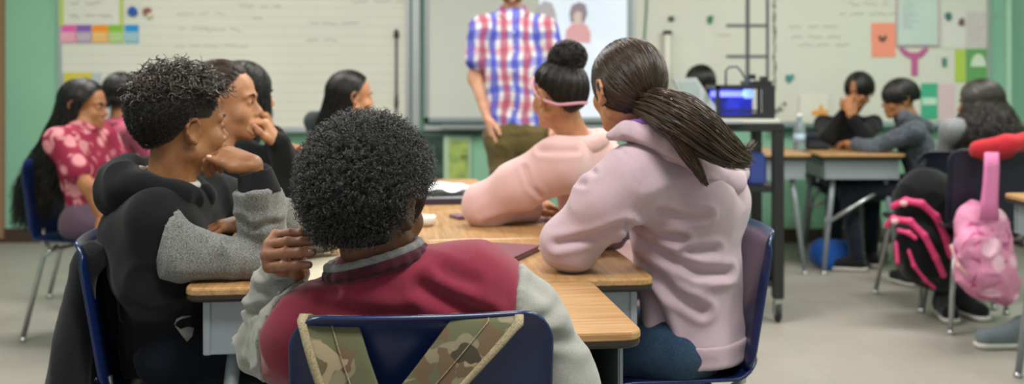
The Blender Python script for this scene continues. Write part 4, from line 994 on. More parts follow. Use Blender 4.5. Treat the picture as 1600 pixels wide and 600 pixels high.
# camouflage backpack hung on his chair
def camo():
    t = NT('camouflage'); v = t.co(); n1 = t.noise(v, 13, 2, .5, .8); n2 = t.noise(t.co(loc=(5, 3, 1)), 17, 2, .5, .9); n3 = t.noise(t.co(loc=(9, 1, 7)), 15, 2, .5, .8); n4 = t.noise(v, 800, 2)
    c = t.mix(t.math('GREATER_THAN', n1, .52), '#79705a', '#5a5a42'); c = t.mix(t.math('GREATER_THAN', n2, .56), c, '#62503d'); c = t.mix(t.math('GREATER_THAN', n3, .60), c, '#8f8167'); c = t.mix(t.math('LESS_THAN', n1, .40), c, '#3f3a2b')
    t.base(c, .85, 0, .2); t.bump(n4, .4, .0006); return t.m
CAMO = camo(); WEB = fabric('tan_webbing', '#a79a7b', '#7f7458', 600, bump=.8)
bp = thing('backpack', 'camouflage backpack with tan edged straps hanging on the near blue chair', 'backpack', (-.13, 1.52, .2))
v, f = sdf([cap((-.13, 1.50, .30), (-.13, 1.53, .50), .15, .13, (0, 1, 0), 1.6), cap((-.20, 1.46, .28), (-.06, 1.46, .28), .07), cut((0, 0, .16), (0, 0, -1))], .009, .05)
mesh('bag_body', wrinkle(v, f, .008, 10, 4), f, CAMO, bp)
def ribbon(path, th=.004, seg=4):
    """path: list of (left point, right point) pairs -> solid ribbon"""
    vs = []; n = len(path)
    for a, b in path:
        for k in range(seg+1): vs.append(V(a)+(V(b)-V(a))*k/seg)
    vs = np.array(vs).reshape(n, seg+1, 3)
    # normals
    T = np.gradient(vs, axis=0); S_ = np.gradient(vs, axis=1); N = unit(np.cross(S_, T)); top = vs+N*th/2; bot = vs-N*th/2
    W_ = seg+1; vv = np.concatenate([top.reshape(-1, 3), bot.reshape(-1, 3)]); o = n*W_; f = []
    for i in range(n-1):
        for k in range(seg):
            a = i*W_+k; f += [(a, a+1, a+1+W_, a+W_), (o+a, o+a+W_, o+a+1+W_, o+a+1)]
        a = i*W_; f += [(a, a+W_, o+a+W_, o+a), (a+seg, o+a+seg, o+a+seg+W_, a+seg+W_)]
    for k in range(seg): f += [(k, o+k, o+k+1, k+1), ((n-1)*W_+k, (n-1)*W_+k+1, o+(n-1)*W_+k+1, o+(n-1)*W_+k)]
    return vv, f
def strap(tl, tr, bl, br, webside, ytop=1.672):
    z0 = W(0, 600, 1.60)[2]-.16
    def pt(top, bot, t):                       # t 0 at the chair rim .. 1 at the frame's foot, extended beyond
        a = V(W(top[0], top[1], ytop-.012)); b = V(W(bot[0], bot[1], 1.625)); return a+(b-a)*t
    path = []
    for dx, dz, dy in ((0, -.085, .085), (0, -.03, .07), (0, -.004, .055), (0, .004, .02)):
        a = pt(tl, bl, 0)+V(0, dy, dz); b = pt(tr, br, 0)+V(0, dy, dz); path.append((a, b))
    for t in (0.0, .12, .3, .5, .75, 1.0, 1.4, 1.9, 2.3):
        a, b = pt(tl, bl, t), pt(tr, br, t); bow = -.006*math.sin(min(t, 1)*PI); path.append((a+V(0, bow, 0), b+V(0, bow, 0)))
    v, f = ribbon(path, .009, 6); s_ = mesh('shoulder_strap', v, f, CAMO, bp)
    m = s_.modifiers.new('b', 'BEVEL'); m.width = .003; m.segments = 2; m.limit_method = 'ANGLE'
    e = []; st = []
    for a, b in path:
        u = unit(b-a); w_ = .0105
        off = V(0, -.0022, .0022)
        e.append((b-u*w_+off, b+u*.003+off) if webside == 'R' else (a-u*.003+off, a+u*w_+off)); st.append((a+(b-a)*.53+off*1.0+V(0,-.003,.001), a+(b-a)*.53+u*.0016+off*1.0+V(0,-.003,.001)))
    v, f = ribbon(e, .009, 2); mesh('webbing_edge', v, f, WEB, s_)
    v, f = ribbon(st, .002, 1); mesh('stitching', v, f, WEB, s_)
strap((468, 505), (561, 506), (497, 603), (592, 603), 'L')
strap((703, 502), (815, 506), (626, 603), (728, 603), 'R')

# ---------------------------------------------------------------- curly haired boy, left
root = thing('person', 'curly haired boy in black hoodie with grey speckled sleeves, hand at jaw', 'person', (-.79, 2.56, 0))
J = seated((-.80, 2.57, .54), (.95, .30, 0), (-.785, 2.50, .885), chest=(-.805, 2.53, .76), S=.86, rsh=(-.765, 2.385, .79), lsh=(-.745, 2.66, .85))
J['elR'] = V(-.548, 2.42, .745); J['wrR'] = V(*W(397, 258, 2.40)); J['elL'] = V(-.47, 2.72, .765); J['wrL'] = V(*W(396, 343, 2.45))
H = Fr(W(287, 200, 2.50), (.74, .67, .03), (-.0, 0, 1), .95)
hR = hand_mesh(J['wrR'], (-1, .04, .42), (-.1, .45, -1), 'R', .82, curl=((38, 55, 40), (45, 60, 40), (50, 60, 40), (52, 60, 40)), thumb=[(-.022, .016, -.008), (-.040, .050, -.008), (-.040, .080, -.006), (-.038, .112, -.010)], foredir=J['elR']-J['wrR'])
hL = hand_mesh(J['wrL'], (-.88, -.20, -.14), (.1, .1, -1), 'L', .82, curl=((12, 30, 20), (14, 32, 20), (18, 34, 20), (22, 36, 20)), foredir=J['elL']-J['wrL'])
bd = mesh('body', *body_of(J, .86, .008, [hR[0], hL[0]], head_mesh(H, (-.785, 2.49, .89), nr=1.12)), skin('skin_mid_brown', '#96653f', '#7a4e30'), root)
face_parts(H, bd, '#8e5a4c', '#1c1310'); nail_of(hR[1], bd, '#d0a58c'); nail_of(hL[1], bd, '#d0a58c')
CB = [28, 18, -2, -1, -16, -42, -54, -58]
def fade_mat():
    t = NT('faded_hair'); tc = t.co(); g_ = t.n('ShaderNodeNewGeometry'); n = t.noise(tc, 300, 3); sx = t.n('ShaderNodeSeparateXYZ'); t.l(g_.outputs['Position'], sx.inputs[0])
    z = t.n('ShaderNodeMapRange'); t.l(sx.outputs[2], z.inputs[0]); z.inputs[1].default_value = float(H.o[2])-.055; z.inputs[2].default_value = float(H.o[2])+.045
    f_ = t.math('ADD', z.outputs[0], t.math('MULTIPLY', t.math('SUBTRACT', n, .5), .5)); t.base(t.ramp(f_, [(.0, '#5a3b28'), (.5, '#2a1d16'), (1, '#120e0c')]), .75); t.bump(n, .6, .001); return t.m
hair = mesh('hair', *scalp_cap(H, 1.06, CB, lump=.015, seed=5, edge=.955, vol=lambda q: .19*np.clip((q[..., 2]+.55)*1.2, 0, 1)*np.clip(.9-q[..., 1], .0, 1)), fade_mat(), root)
dd = sphere_dirs(5200, 4); ph = np.arctan2(dd[:, 0], dd[:, 1]); el = np.arcsin(dd[:, 2]); lim = np.interp(np.abs(ph), np.radians([0, 40, 80, 120, 180]), np.radians([32, 26, 28, 28, 24]))
ok = el > lim; dd = dd[ok]; top_ = np.clip((el[ok]-lim[ok])*1.6, 0, 1)
pos = H.w(hpt(dd, 1.10+.10*top_)); nn_ = (dd@H.M.T)*V(1, 1, 1)+V(.15, 0, .25)
c1 = curls(pos[::2], nn_[::2], .046, .0085, .00135, 1.5, npt=18, seed=21, droop=.012)
mesh('curls', c1[0], c1[1], HAIR_CL, hair)
dd2 = sphere_dirs(9000, 6); ph = np.arctan2(dd2[:, 0], dd2[:, 1]); el = np.arcsin(dd2[:, 2]); lim = np.interp(np.abs(ph), np.radians([0, 40, 80, 120, 180]), np.radians([36, 30, 30, 24, 12]))
ok = (el < lim+.15) & (el > hairline(ph, CB)+.18); dd2 = dd2[ok]; hgt = np.clip((el[ok]+.2)/.7, .15, 1)
c2 = curls(H.w(hpt(dd2, 1.05+.19*np.clip((dd2[:, 2]+.55)*1.2, 0, 1)*np.clip(.9-dd2[:, 1], 0, 1))), dd2@H.M.T, .008, .0020, .0007, 1.2, npt=7, seed=22); mesh('side_curls', c2[0], c2[1], HAIR_K, hair)
MARL = fabric('speckled_grey', '#93938e', '#4f5154', 520, sheen=.2, bump=.7, lo=.40, hi=.60)
fw = J['fwd']
P = [cap((-.80, 2.57, .50), (-.80, 2.55, .72), .135, .125, fw, 1.15, k=.05), cap((-.80, 2.55, .72), (-.785, 2.50, .83), .125, .085, fw, 1.1, k=.05),
     cap((-.775, 2.40, .838), (-.745, 2.64, .845), .062, .062, k=.05), cap((-.86, 2.44, .80), (-.85, 2.60, .80), .06, .06, k=.06),
     cap((-.79, 2.42, .82), (-.80, 2.42, .70), .08, .09, k=.06)]
A_ = [cap((-.775, 2.375, .825), (-.722, 2.375, .765), .062, .055, k=.04), cap((-.720, 2.37, .758), (-.548, 2.405, .742), .050, .040, k=.03), cap((-.548, 2.44, .755), J['wrR']+V(.006, 0, -.045), .055, .052, k=.02)]
B2 = [cap((-.745, 2.66, .845), J['elL'], .062, .052, k=.04), cap(J['elL'], J['wrL']+V(.05, .04, 0), .050, .045, k=.03)]
cs = V(-.745, 2.38, .80); ns = unit(V(.8, -.05, -.25))
v, f = sdf(P+[cap((-.775, 2.385, .826), (-.73, 2.40, .79), .056, .05, k=.05)]+B2[:1]+[cut((0, 0, .46), (0, 0, -1)), ell((-.780, 2.49, .945), (.062, .062, .06), op='sub', k=.01)], .0075, .03)
hd = mesh('hoodie', wrinkle(v, f, .013, 9, 14), f, BLACK_CL, root)
v, f = sdf(A_+[cut(cs+ns*.001, -ns), cut(J['wrR']+V(.01, 0, -.055), unit(V(-.1, 0, 1)))], .0055, .03)
v = wrinkle(v, f, .010, 15, 15, folds=[([W(430, 345, 2.4), W(400, 352, 2.4), W(380, 340, 2.4)], .008, .008), ([W(300, 330, 2.3), W(330, 372, 2.3)], .005, .010)]); mesh('sleeve', v, f, MARL, hd)
v, f = sdf(B2+[cut(V(-.70, 2.67, .82), unit(V(-.8, -.1, .4)))], .0065, .03); mesh('sleeve', wrinkle(v, f, .009, 15, 16), f, MARL, hd)
a = J['wrR']+V(.014, 0, -.068); b = J['wrR']+V(.0, 0, -.008)
v, f = sdf([cap(a, b, .048, .037, k=.01), cut(b+V(0, 0, -.004), unit(b-a)), cut(a, -unit(b-a)), cap(b-(b-a)*.3, b+(b-a)*.3, .031, op='sub')], .004, .008); mesh('cuff', v, f, BLACK_CL, hd)
# hood lying behind the neck
v, f = sdf(ring((-.80, 2.485, .900), unit(V(.35, 0, 1)), .098, .092, .027, ax=V(1, 0, 0), n=18, k=.02, a0=.5, a1=2*PI-.5)+[cap((-.885, 2.43, .885), (-.885, 2.55, .885), .040, k=.05), cap((-.885, 2.49, .86), (-.86, 2.49, .78), .06, .05, (1, 0, 0), 1.5, k=.05)], .006, .03)
mesh('hood', wrinkle(v, f, .012, 13, 18), f, BLACK_CL, hd)
v, f = sdf(ring((-.788, 2.487, .915), unit(V(.3, 0, 1)), .066, .064, .010, ax=V(1, 0, 0), n=18, k=.006), .004, .006); mesh('tshirt_neckband', v, f, plain('tshirt_white', '#b9b8b0', .8), root)
# pale swoosh shaped logo and drawn cord on the front pocket
mb = MB(); ptsl = [W(273, 507, 2.36), W(277, 500, 2.355), W(285, 496, 2.355), W(298, 494, 2.36)]; mb.tube(ptsl, [.0015, .003, .003, .0015], 6)
mb.prism([W(*q, 2.35) for q in [(273, 509), (281, 515), (292, 511), (303, 513), (300, 526), (292, 534), (284, 524)]], (0, .006, 0)); mb.build('pale_logo', plain('logo_grey', '#6f726e', .7), hd, True)
pants(J, .86, DARKJ, root, name='trousers'); shoes(J, .86, SHOE_K, SOLE, root)
# black jacket over the back of his chair
P = [cap((-.925, 2.40, .755), (-.94, 2.74, .755), .024, k=.03), cap((-.945, 2.40, .72), (-.985, 2.36, .33), .026, .06, k=.05), cap((-.945, 2.55, .70), (-.985, 2.56, .30), .03, .065, k=.05), cap((-.955, 2.72, .68), (-.985, 2.74, .33), .03, .06, k=.05), cap((-.885, 2.50, .70), (-.88, 2.50, .60), .02, .02, k=.02)]
v, f = sdf(P, .008, .05); tag(mesh('jacket', wrinkle(v, f, .012, 9, 31, aniso=(1.3, 1.3, .35)), f, fabric('jacket_black', '#222326', '#17181a', 500), None), 'black jacket draped over the back of the curly haired boy\'s chair', 'jacket')

# ---------------------------------------------------------------- girl in lavender hoodie
root = thing('person', 'girl in a lavender hoodie with long brown ponytail, leaning on her elbow', 'person', (.42, 2.66, 0))
J = seated((.425, 2.64, .53), (-.85, .45, 0), (.335, 2.55, 1.00), chest=(.405, 2.60, .82), S=.86, lsh=(.272, 2.46, .925), rsh=(.455, 2.70, .93))
J['elL'] = V(.128, 2.50, .760); J['wrL'] = V(.145, 2.68, .745); J['elR'] = V(.25, 2.86, .76); J['wrR'] = V(.16, 2.74, .75)
H = Fr((.268, 2.55, 1.118), (-.42, .90, .0), (-.03, 0, 1), .93)
hL = hand_mesh(J['wrL'], (.5, .8, 0), (0, 0, -1), 'L', .80, curl=((50, 60, 40),)*4, vox=.003, foredir=J['elL']-J['wrL']); hR = hand_mesh(J['wrR'], (-.3, -.9, 0), (0, 0, -1), 'R', .80, curl=((40, 50, 30),)*4, vox=.003, foredir=J['elR']-J['wrR'])
bd = mesh('body', *body_of(J, .86, .008, [hL[0], hR[0]], head_mesh(H, (.325, 2.56, 1.0))), SK_TAN, root); face_parts(H, bd, '#a8645a', '#231812')
hl_ = [36, 32, 18, 6, -4, -34, -54, -60]
hair = mesh('hair', *scalp_cap(H, 1.06, hl_, seed=7, edge=.95), SCALP_BR, root)
tie = unit(H.inv(W(1020, 172, 2.47))-HC); 
sl = slick(H, tie, 2600, .00085, hl_, 1.075, 3, 14); mesh('combed_strands', sl[0], sl[1], HAIR_BR, hair)
G_ = [W(1000, 165, 2.49), W(1028, 168, 2.42), W(1060, 182, 2.37), W(1095, 205, 2.37), W(1130, 235, 2.38), W(1168, 252, 2.41)]
t1 = tail(G_, [.024, .048, .056, .054, .040, .018], 3200, .0010, .004, 5, ends=.18)
G2 = [W(1010, 172, 2.48), W(1030, 182, 2.40), W(1052, 205, 2.36), W(1078, 245, 2.36), W(1104, 290, 2.38)]
t2 = tail(G2, [.018, .022, .022, .016, .004], 700, .0009, .003, 6, ends=.12)
G3 = [W(1060, 190, 2.39), W(1120, 225, 2.38), W(1160, 240, 2.39), W(1180, 222, 2.41)]
t3 = tail(G3, [.012, .018, .012, .010], 90, .0008, .006, 9, ends=.2)
v, f = sdf(chain(G_[:5], [.016, .024, .028, .026, .016], k=.03), .005, .02); core = (v, f)
pt_ = mesh('ponytail', *core, SCALP_BR, hair); mesh('ponytail_strands', *join([t1, t2, t3]), hairmat('hair_pony', '#1f1612', '#5f4a39', .36, .6), pt_)
LAV = fabric('lavender_fleece', '#c3abb5', '#b69da8', 1000, sheen=.25, bump=.3, big=.04)
fw = J['fwd']
P = [cap((.44, 2.64, .50), (.425, 2.62, .70), .140, .132, fw, 1.15, k=.06), cap((.425, 2.62, .70), (.395, 2.59, .86), .132, .130, fw, 1.18, k=.06), cap((.395, 2.59, .86), (.345, 2.56, .955), .120, .07, k=.06),
     cap((.275, 2.46, .915), (.455, 2.70, .92), .066, .066, k=.06), cap((.42, 2.52, .87), (.48, 2.62, .85), .08, .09, k=.06),
     cap((.275, 2.455, .915), (.215, 2.465, .86), .074, .074, k=.05), cap((.215, 2.465, .86), (.135, 2.495, .768), .070, .062, k=.04), cap((.135, 2.495, .765), (.145, 2.66, .755), .060, .045, k=.04),
     cap((.455, 2.70, .92), J['elR'], .062, .055, k=.04), cap(J['elR'], J['wrR'], .055, .045, k=.03)]
fo = [([W(985, 355, 2.4), W(1030, 378, 2.4), W(1075, 380, 2.4)], .015, .010), ([W(985, 372, 2.4), W(1040, 402, 2.4), W(1100, 435, 2.4), W(1150, 440, 2.4)], .016, .012), ([W(1005, 440, 2.4), W(1030, 490, 2.4), W(1050, 540, 2.4)], .016, .014),
      ([W(1015, 425, 2.4), W(1060, 470, 2.4), W(1110, 500, 2.4)], .013, .013), ([W(870, 385, 2.4), W(930, 372, 2.4), W(978, 350, 2.4)], .010, .010), ([W(905, 262, 2.4), W(930, 272, 2.4)], .006, .007), ([W(895, 290, 2.4), W(915, 290, 2.4)], .005, .006), ([W(1035, 335, 2.4), W(1070, 345, 2.4), W(1110, 340, 2.4)], .010, .010),
      ([W(960, 228, 2.4), W(985, 250, 2.4), W(996, 290, 2.4), W(990, 345, 2.4)], .0035, .005), ([W(1078, 400, 2.4), W(1130, 400, 2.4)], .010, .010)]
v, f = sdf(P+[cut((0, 0, .475), (0, 0, -1)), ell((.305, 2.53, 1.05), (.075, .075, .07), op='sub', k=.015)], .0065, .03)
hd = mesh('hoodie', wrinkle(v, f, .006, 9, 23, folds=fo), f, LAV, root)
v, f = sdf([cap((.44, 2.64, .515), (.44, 2.64, .49), .147, .143, fw, 1.15), cut((0, 0, .468), (0, 0, -1)), cut((0, 0, .525), (0, 0, 1))], .005, .01); v = wrinkle(v, f, .002, 12, 2); mesh('hem_band', v, f, LAV, hd)
# hood spread over the shoulders
hp = [W(955, 212, 2.44), W(978, 204, 2.43), W(1010, 210, 2.42), W(1050, 232, 2.43), W(1100, 262, 2.46), W(1145, 284, 2.53), W(1150, 268, 2.62), W(1115, 235, 2.68), W(1060, 210, 2.70)]
v, f = sdf(chain(hp, [.012, .016, .020, .025, .027, .024, .024, .024, .02], k=.025)+[cap(W(1010, 228, 2.50), W(1110, 268, 2.54), .045, .04, k=.04)], .005, .03)
mesh('hood', wrinkle(v, f, .005, 12, 25, folds=[([W(985, 222, 2.3), W(1050, 252, 2.3), W(1100, 282, 2.3), W(1150, 304, 2.3)], .006, .006)]), f, LAV, hd)
v, f = sdf(ring((.318, 2.49, 1.036), unit(V(-.25, -.1, 1)), .066, .068, .017, n=18, k=.01), .004, .01); mesh('purple_collar', v, f, fabric('purple_knit', '#8b5fb0', '#704a95'), root)
pants(J, .88, fabric('blue_denim', '#334b63', '#22364a', 500, bump=.6), root); shoes(J, .86, SHOE_K, SOLE, root)

v, f = sdf(chain([W(974, 200, 2.46), W(990, 194, 2.44), W(1008, 191, 2.42), W(1028, 196, 2.41), W(1040, 206, 2.42)], [.006, .009, .011, .010, .007], k=.01), .004, .01); mesh('purple_collar', v, f, bpy.data.materials['purple_knit'], root)

# ---------------------------------------------------------------- girl in pink with a bun
root = thing('person', 'girl in a pale pink sweatshirt with a high hair bun and pink headband', 'person', (.40, 3.40, 0))
J = seated((.38, 3.40, .53), (-.9, .35, 0), (.195, 3.34, .955), chest=(.33, 3.37, .80), S=.86, lsh=(.140, 3.23, .885), rsh=(.27, 3.50, .90))
J['elL'] = V(-.105, 3.27, .745); J['wrL'] = V(.05, 3.36, .742); J['elR'] = V(-.02, 3.66, .75); J['wrR'] = V(.02, 3.48, .76)
H = Fr(W(872, 150, 3.30), (-.55, .84, .02), (-.05, 0, 1), .90)
hL = hand_mesh(J['wrL'], (.6, .5, 0), (0, 0, -1), 'L', .80, curl=((20, 25, 20),)*4, vox=.0035, foredir=J['elL']-J['wrL']); hR = hand_mesh(J['wrR'], (.3, -.8, 0), (0, 0, -1), 'R', .80, curl=((20, 25, 20),)*4, vox=.0035, foredir=J['elR']-J['wrR'])
bd = mesh('body', *body_of(J, .86, .009, [hL[0], hR[0]], head_mesh(H, (.195, 3.335, .95), .0045)), SK_TAN, root); face_parts(H, bd, '#a8645a', '#231812')
hair = mesh('hair', *scalp_cap(H, 1.06, hl_, seed=7, edge=.95), SCALP_K, root)
bun = V(W(887, 90, 3.27)); tie = unit(H.inv(bun)-HC)
sl = slick(H, tie, 1300, .0011, hl_, 1.07, 13, 12); mesh('combed_strands', sl[0], sl[1], HAIR_DB, hair)
g = np.random.default_rng(3); S_ = 420; q = np.linspace(0, 1, 22)[None]; ax = unit(g.normal(size=(S_, 3))); r_ = .046+g.uniform(-.006, .008, (S_, 1)); pa = unit(np.cross(ax, g.normal(size=(S_, 3)))); pb = np.cross(ax, pa); th = q*4.5+g.uniform(0, 6, (S_, 1))
Pb = bun+(pa[:, None]*np.cos(th)[..., None]+pb[:, None]*np.sin(th)[..., None])*(r_+.004*np.sin(th*3))[..., None]*V(1.05, 1, .95)+ax[:, None]*.010
v, f = sdf([ell(bun, (.046, .043, .046)), cap(bun, H.w(hpt(tie, 1.0)), .030, .030, k=.02)], .004, .02); bn = mesh('bun', wrinkle(v, f, .006, 40, 3), f, SCALP_K, hair)
s3 = strands(Pb, np.full((S_, 22), .0011)); mesh('bun_strands', s3[0], s3[1], HAIR_DB, bn)
nb = []
phs = np.linspace(-PI, PI, 40); e_ = np.interp(np.abs(phs), np.radians([0, 60, 90, 130, 180]), np.radians([34, 6, -18, -30, -27]))
v, f = sdf(chain([H.w(hpt(hdir(p_, e__), 1.10+.012*abs(p_)/PI)) for p_, e__ in zip(phs, e_)], .0050, k=.003), .003, .003); mesh('headband', v, f, fabric('pink_band', '#e2aab4', '#d79aa6'), root)
PINK = fabric('pale_pink_fleece', '#dfb7b4', '#d4a9a6', 900, sheen=.25, bump=.25, big=.04); fw = J['fwd']
P = [cap((.38, 3.40, .50), (.33, 3.38, .76), .150, .130, fw, 1.15, k=.06), cap((.36, 3.38, .76), (.22, 3.35, .905), .125, .085, fw, 1.1, k=.06), cap(J['shL'], J['shR'], .070, .070, k=.06), cap((.30, 3.36, .58), (.235, 3.37, .80), .115, .10, k=.05),
     cap(J['shL'], (.02, 3.245, .82), .080, .072, k=.05), cap((.02, 3.245, .82), (-.085, 3.27, .765), .068, .062, k=.04), cap((-.085, 3.27, .757), J['wrL'], .055, .045, k=.04), cap(J['shR'], J['elR'], .062, .055), cap(J['elR'], J['wrR'], .055, .04)]
fo = [([W(820, 262, 3.2), W(830, 290, 3.2), W(845, 305, 3.2)], .006, .008), ([W(845, 235, 3.2), W(900, 235, 3.2)], .008, .009), ([W(760, 350, 3.2), W(820, 335, 3.2)], .006, .010), ([W(855, 215, 3.2), W(905, 208, 3.2)], .006, .008)]
v, f = sdf(P+[ell((.185, 3.33, 1.01), (.07, .07, .06), op='sub', k=.015)], .0075, .03); sw_ = mesh('sweatshirt', wrinkle(v, f, .005, 9, 33, folds=fo), f, PINK, root)
v, f = sdf(ring((.20, 3.335, .935), unit(V(-.35, -.1, 1)), .082, .078, .020, n=18, k=.02), .006, .02); mesh('cowl_collar', v, f, PINK, sw_)
pants(J, .86, JEANS, root); shoes(J, .86, SHOE_K, SOLE, root)

# ---------------------------------------------------------------- generic seated child for the ones further away
def child(label, pel, fwd, neck, head, hf, skinm, top, tname, S=.84, elL=None, wrL=None, elR=None, wrR=None, handL=None, handR=None, hair=None, hcol=None, scal=None, sc=.88, pant=None, shoe=True, vox=.011, flipup=(0, 0, 1), wr=.007, kz=.47, tuck=0, shm=None, face=True, chest=None, loosef=1.0, hlk=None, wave=9, armskin=None, knee=.40, sleeves=None):
    root = thing('person', label, 'person', (pel[0], pel[1], 0))
    J = seated(pel, fwd, neck, S=S, kz=kz, tuck=tuck, chest=chest, knee=knee)
    R = V(J['fwd'][1], -J['fwd'][0], 0)
    J['elL'] = V(elL) if elL is not None else J['shL']-R*.05+J['fwd']*.10-V(0, 0, .20); J['wrL'] = V(wrL) if wrL is not None else J['elL']+J['fwd']*.17+V(0, 0, -.03)
    J['elR'] = V(elR) if elR is not None else J['shR']+R*.05+J['fwd']*.10-V(0, 0, .20); J['wrR'] = V(wrR) if wrR is not None else J['elR']+J['fwd']*.17+V(0, 0, -.03)
    H = Fr(head, hf, flipup, sc)
    hs = []
    for s, hd_ in (('L', handL), ('R', handR)):
        hd_ = hd_ or (unit(J['wr'+s]-J['el'+s]), (0, 0, -1), ((25, 35, 25),)*4)
        hs.append(hand_mesh(J['wr'+s], hd_[0], hd_[1], s, .80*S/.84, curl=hd_[2], vox=.004, foredir=J['el'+s]-J['wr'+s])[0])
    bd = mesh('body', *body_of(J, S, .010, hs, head_mesh(H, neck, .005)), skinm, root)
    if face: face_parts(H, bd, {'skin_light': '#b06a60'}.get(skinm.name, '#9a5c50'), '#1d1511', True)
    P = top_prims(J, S, loosef)
    if sleeves: 
        # short sleeves: arms stop above the elbow
        P = P[:3]
        for s in 'LR': P.append(cap(J['sh'+s], J['sh'+s]+(J['el'+s]-J['sh'+s])*sleeves, .062*S, .064*S, k=.03))
    v, f = sdf(P, vox, .03); tp = mesh(tname, wrinkle(v, f, wr, wave, 3), f, top, root)
    v, f = sdf(ring(V(neck)+V(0, 0, .0)-V(0, 0, .012), (0, 0, 1), .062, .06, .014, n=14, k=.01), .006, .01); mesh('neckband', v, f, top, tp)
    pants(J, S, pant or DARKJ, root, .011, name='trousers')
    if shoe: shoes(J, S, shm or SHOE_K, SOLE, root)
    scl = mesh('hair', *scalp_cap(H, 1.06, hlk, seed=7, edge=.95), scal or SCALP_K, root)
    return root, J, H, scl

# girl with hand at her mouth (second on the left)
el_, wr_ = W(462, 318, 3.10), W(437, 226, 3.08)
r, J, H, hr = child('girl in black hoodie seen in profile behind the curly haired boy, hand at mouth', (-.90, 3.22, .53), (.95, .25, 0), (-.865, 3.18, .935), W(350, 160, 3.2), (.95, .06, -.02), SK_TAN, BLACK_CL, 'hoodie', S=.86, sc=.98,
    elR=el_, wrR=wr_, handR=((-.55, .0, .9), (-.9, .0, -.5), ((55, 75, 50),)*4), elL=(-.60, 3.42, .76), wrL=(-.66, 3.25, .80), vox=.009, hlk=[42, 38, 20, 4, -6, -28, -40, -44])
sl = slick(H, unit(V(.0, -1, -.25)), 1500, .0010, [42, 38, 20, 4, -6, -28, -40, -44], 1.07, 17, 12); mesh('combed_strands', *sl, HAIR_BR, hr)
mesh('low_ponytail', *tail([H.w((0, -.11, 0)), H.w((0, -.15, -.03)), H.w((0, -.15, -.12)), H.w((0, -.13, -.2))], [.012, .028, .03, .01], 260, .0013, .005, 3), HAIR_BR, hr)
# girl behind her
el_, wr_ = W(455, 262, 3.62), W(428, 212, 3.60)
r, J, H, hr = child('dark haired girl mostly hidden behind the profile girl, face on her hand', (-1.02, 3.84, .53), (.95, .3, 0), (-.95, 3.78, .94), W(383, 150, 3.75), (.80, .60, -.05), SK_BR, BLACK_CL, 'hoodie', S=.84, sc=.94,
    elR=el_, wrR=wr_, handR=((-.4, .1, 1), (-1, .0, -.3), ((45, 65, 40),)*4), elL=(-.68, 3.95, .76), wrL=(-.72, 3.85, .85))
mesh('loose_strands', *loose(H, .10, 1400, .0013, 6, wav=.004, out=.01, front=42, rad=1.06), HAIR_K, hr)
# girl at the far end
r, J, H, hr = child('girl with straight black hair at the far end, ear showing, above the afro', (-.76, 4.78, .53), (1, .2, 0), (-.745, 4.80, .93), W(549, 152, 4.85), (.86, .5, -.04), SK_TAN, fabric('dark_grey_knit', '#4f5657', '#3f4546'), 'sweater', sc=.93)
mesh('loose_strands', *loose(H, .20, 1500, .0015, 8, wav=.004, out=.0, front=92, back=(-.05, 0, 0), rad=1.06), HAIR_K, hr)
v, f = sdf([cap(W(488, 186, 4.9), W(520, 183, 4.95), .035, .04, k=.03), cap(W(492, 195, 4.9), W(500, 240, 4.9), .04, .05, k=.03), cap(W(520, 190, 4.9), W(540, 210, 4.9), .05, .06, k=.03)], .008, .03)
mesh('hood', wrinkle(v, f, .006, 12, 3), f, fabric('dark_grey_knit', '#4f5657', '#3f4546'), r)

# girl in the floral shirt
def floral(name, a, b, c, sc=12):
    t = NT(name); v = t.co(); n = t.noise(v, sc, 3, .6, 1.2); vo = t.n('ShaderNodeTexVoronoi'); t.l(v, vo.inputs['Vector']); vo.inputs['Scale'].default_value = sc*.9
    m = t.mix(t.ramp(vo.outputs['Distance'], [(.28, (1, 1, 1, 1)), (.42, (0, 0, 0, 1))]), a, b); m = t.mix(t.ramp(n, [(.56, (0, 0, 0, 1)), (.62, (1, 1, 1, 1))]), m, c); t.base(m, .8, 0, .2); return t.m
FLOR = floral('red_floral', '#8d2740', '#d58c90', '#c9848a', 13)
r, J, H, hr = child('girl in a red floral shirt with very long dark hair, arm resting on chair', (-1.86, 4.80, .54), (.9, -.2, 0), (-1.90, 4.80, .925), W(132, 166, 4.85), (.97, -.05, -.10), SK_BR, FLOR, 'floral_shirt', S=.90, sc=.95,
    elR=W(138, 292, 4.6), wrR=W(160, 345, 4.6), handR=((.1, -.1, -1), (-.5, .5, 0), ((30, 40, 30),)*4), pant=fabric('mauve_trousers', '#6b5564', '#54424f'), shm=fabric('pink_shoe', '#b0607c', '#8e4a64'), sleeves=.62, kz=.45, tuck=.22, loosef=1.12, hlk=[26, 24, 6, -4, -10, -30, -40, -44])
mesh('loose_strands', *loose(H, .52, 1900, .0022, 9, wav=.028, out=.02, front=74, back=(-.16, 0, 0), rad=1.06), HAIR_K, hr)
# person in plain pink
r, J, H, hr = child('person in a plain pink shirt with dark hair, turned away behind the floral girl', (-2.08, 5.62, .53), (.6, .8, 0), (-2.03, 5.62, .92), W(192, 147, 5.65), (.5, .85, 0), SK_BR, fabric('pink_cotton', '#c7627c', '#b5536d'), 'pink_shirt', sc=.88, loosef=1.1)
mesh('loose_strands', *loose(H, .06, 700, .002, 10, wav=.006, out=.0, front=60), HAIR_K, hr)
# child behind the printer
r, J, H, hr = child('person with short black hair half hidden behind the slanted laptop lid', (1.12, 6.72, .53), (-.3, .95, 0), (1.13, 6.70, .92), W(1093, 132, 6.6), (-.4, .9, -.1), SK_BR, fabric('navy_cotton', '#20283a'), 'shirt', sc=.92)
mesh('loose_strands', *loose(H, .0, 900, .002, 12, wav=.004, out=.0, front=70), HAIR_K, hr)
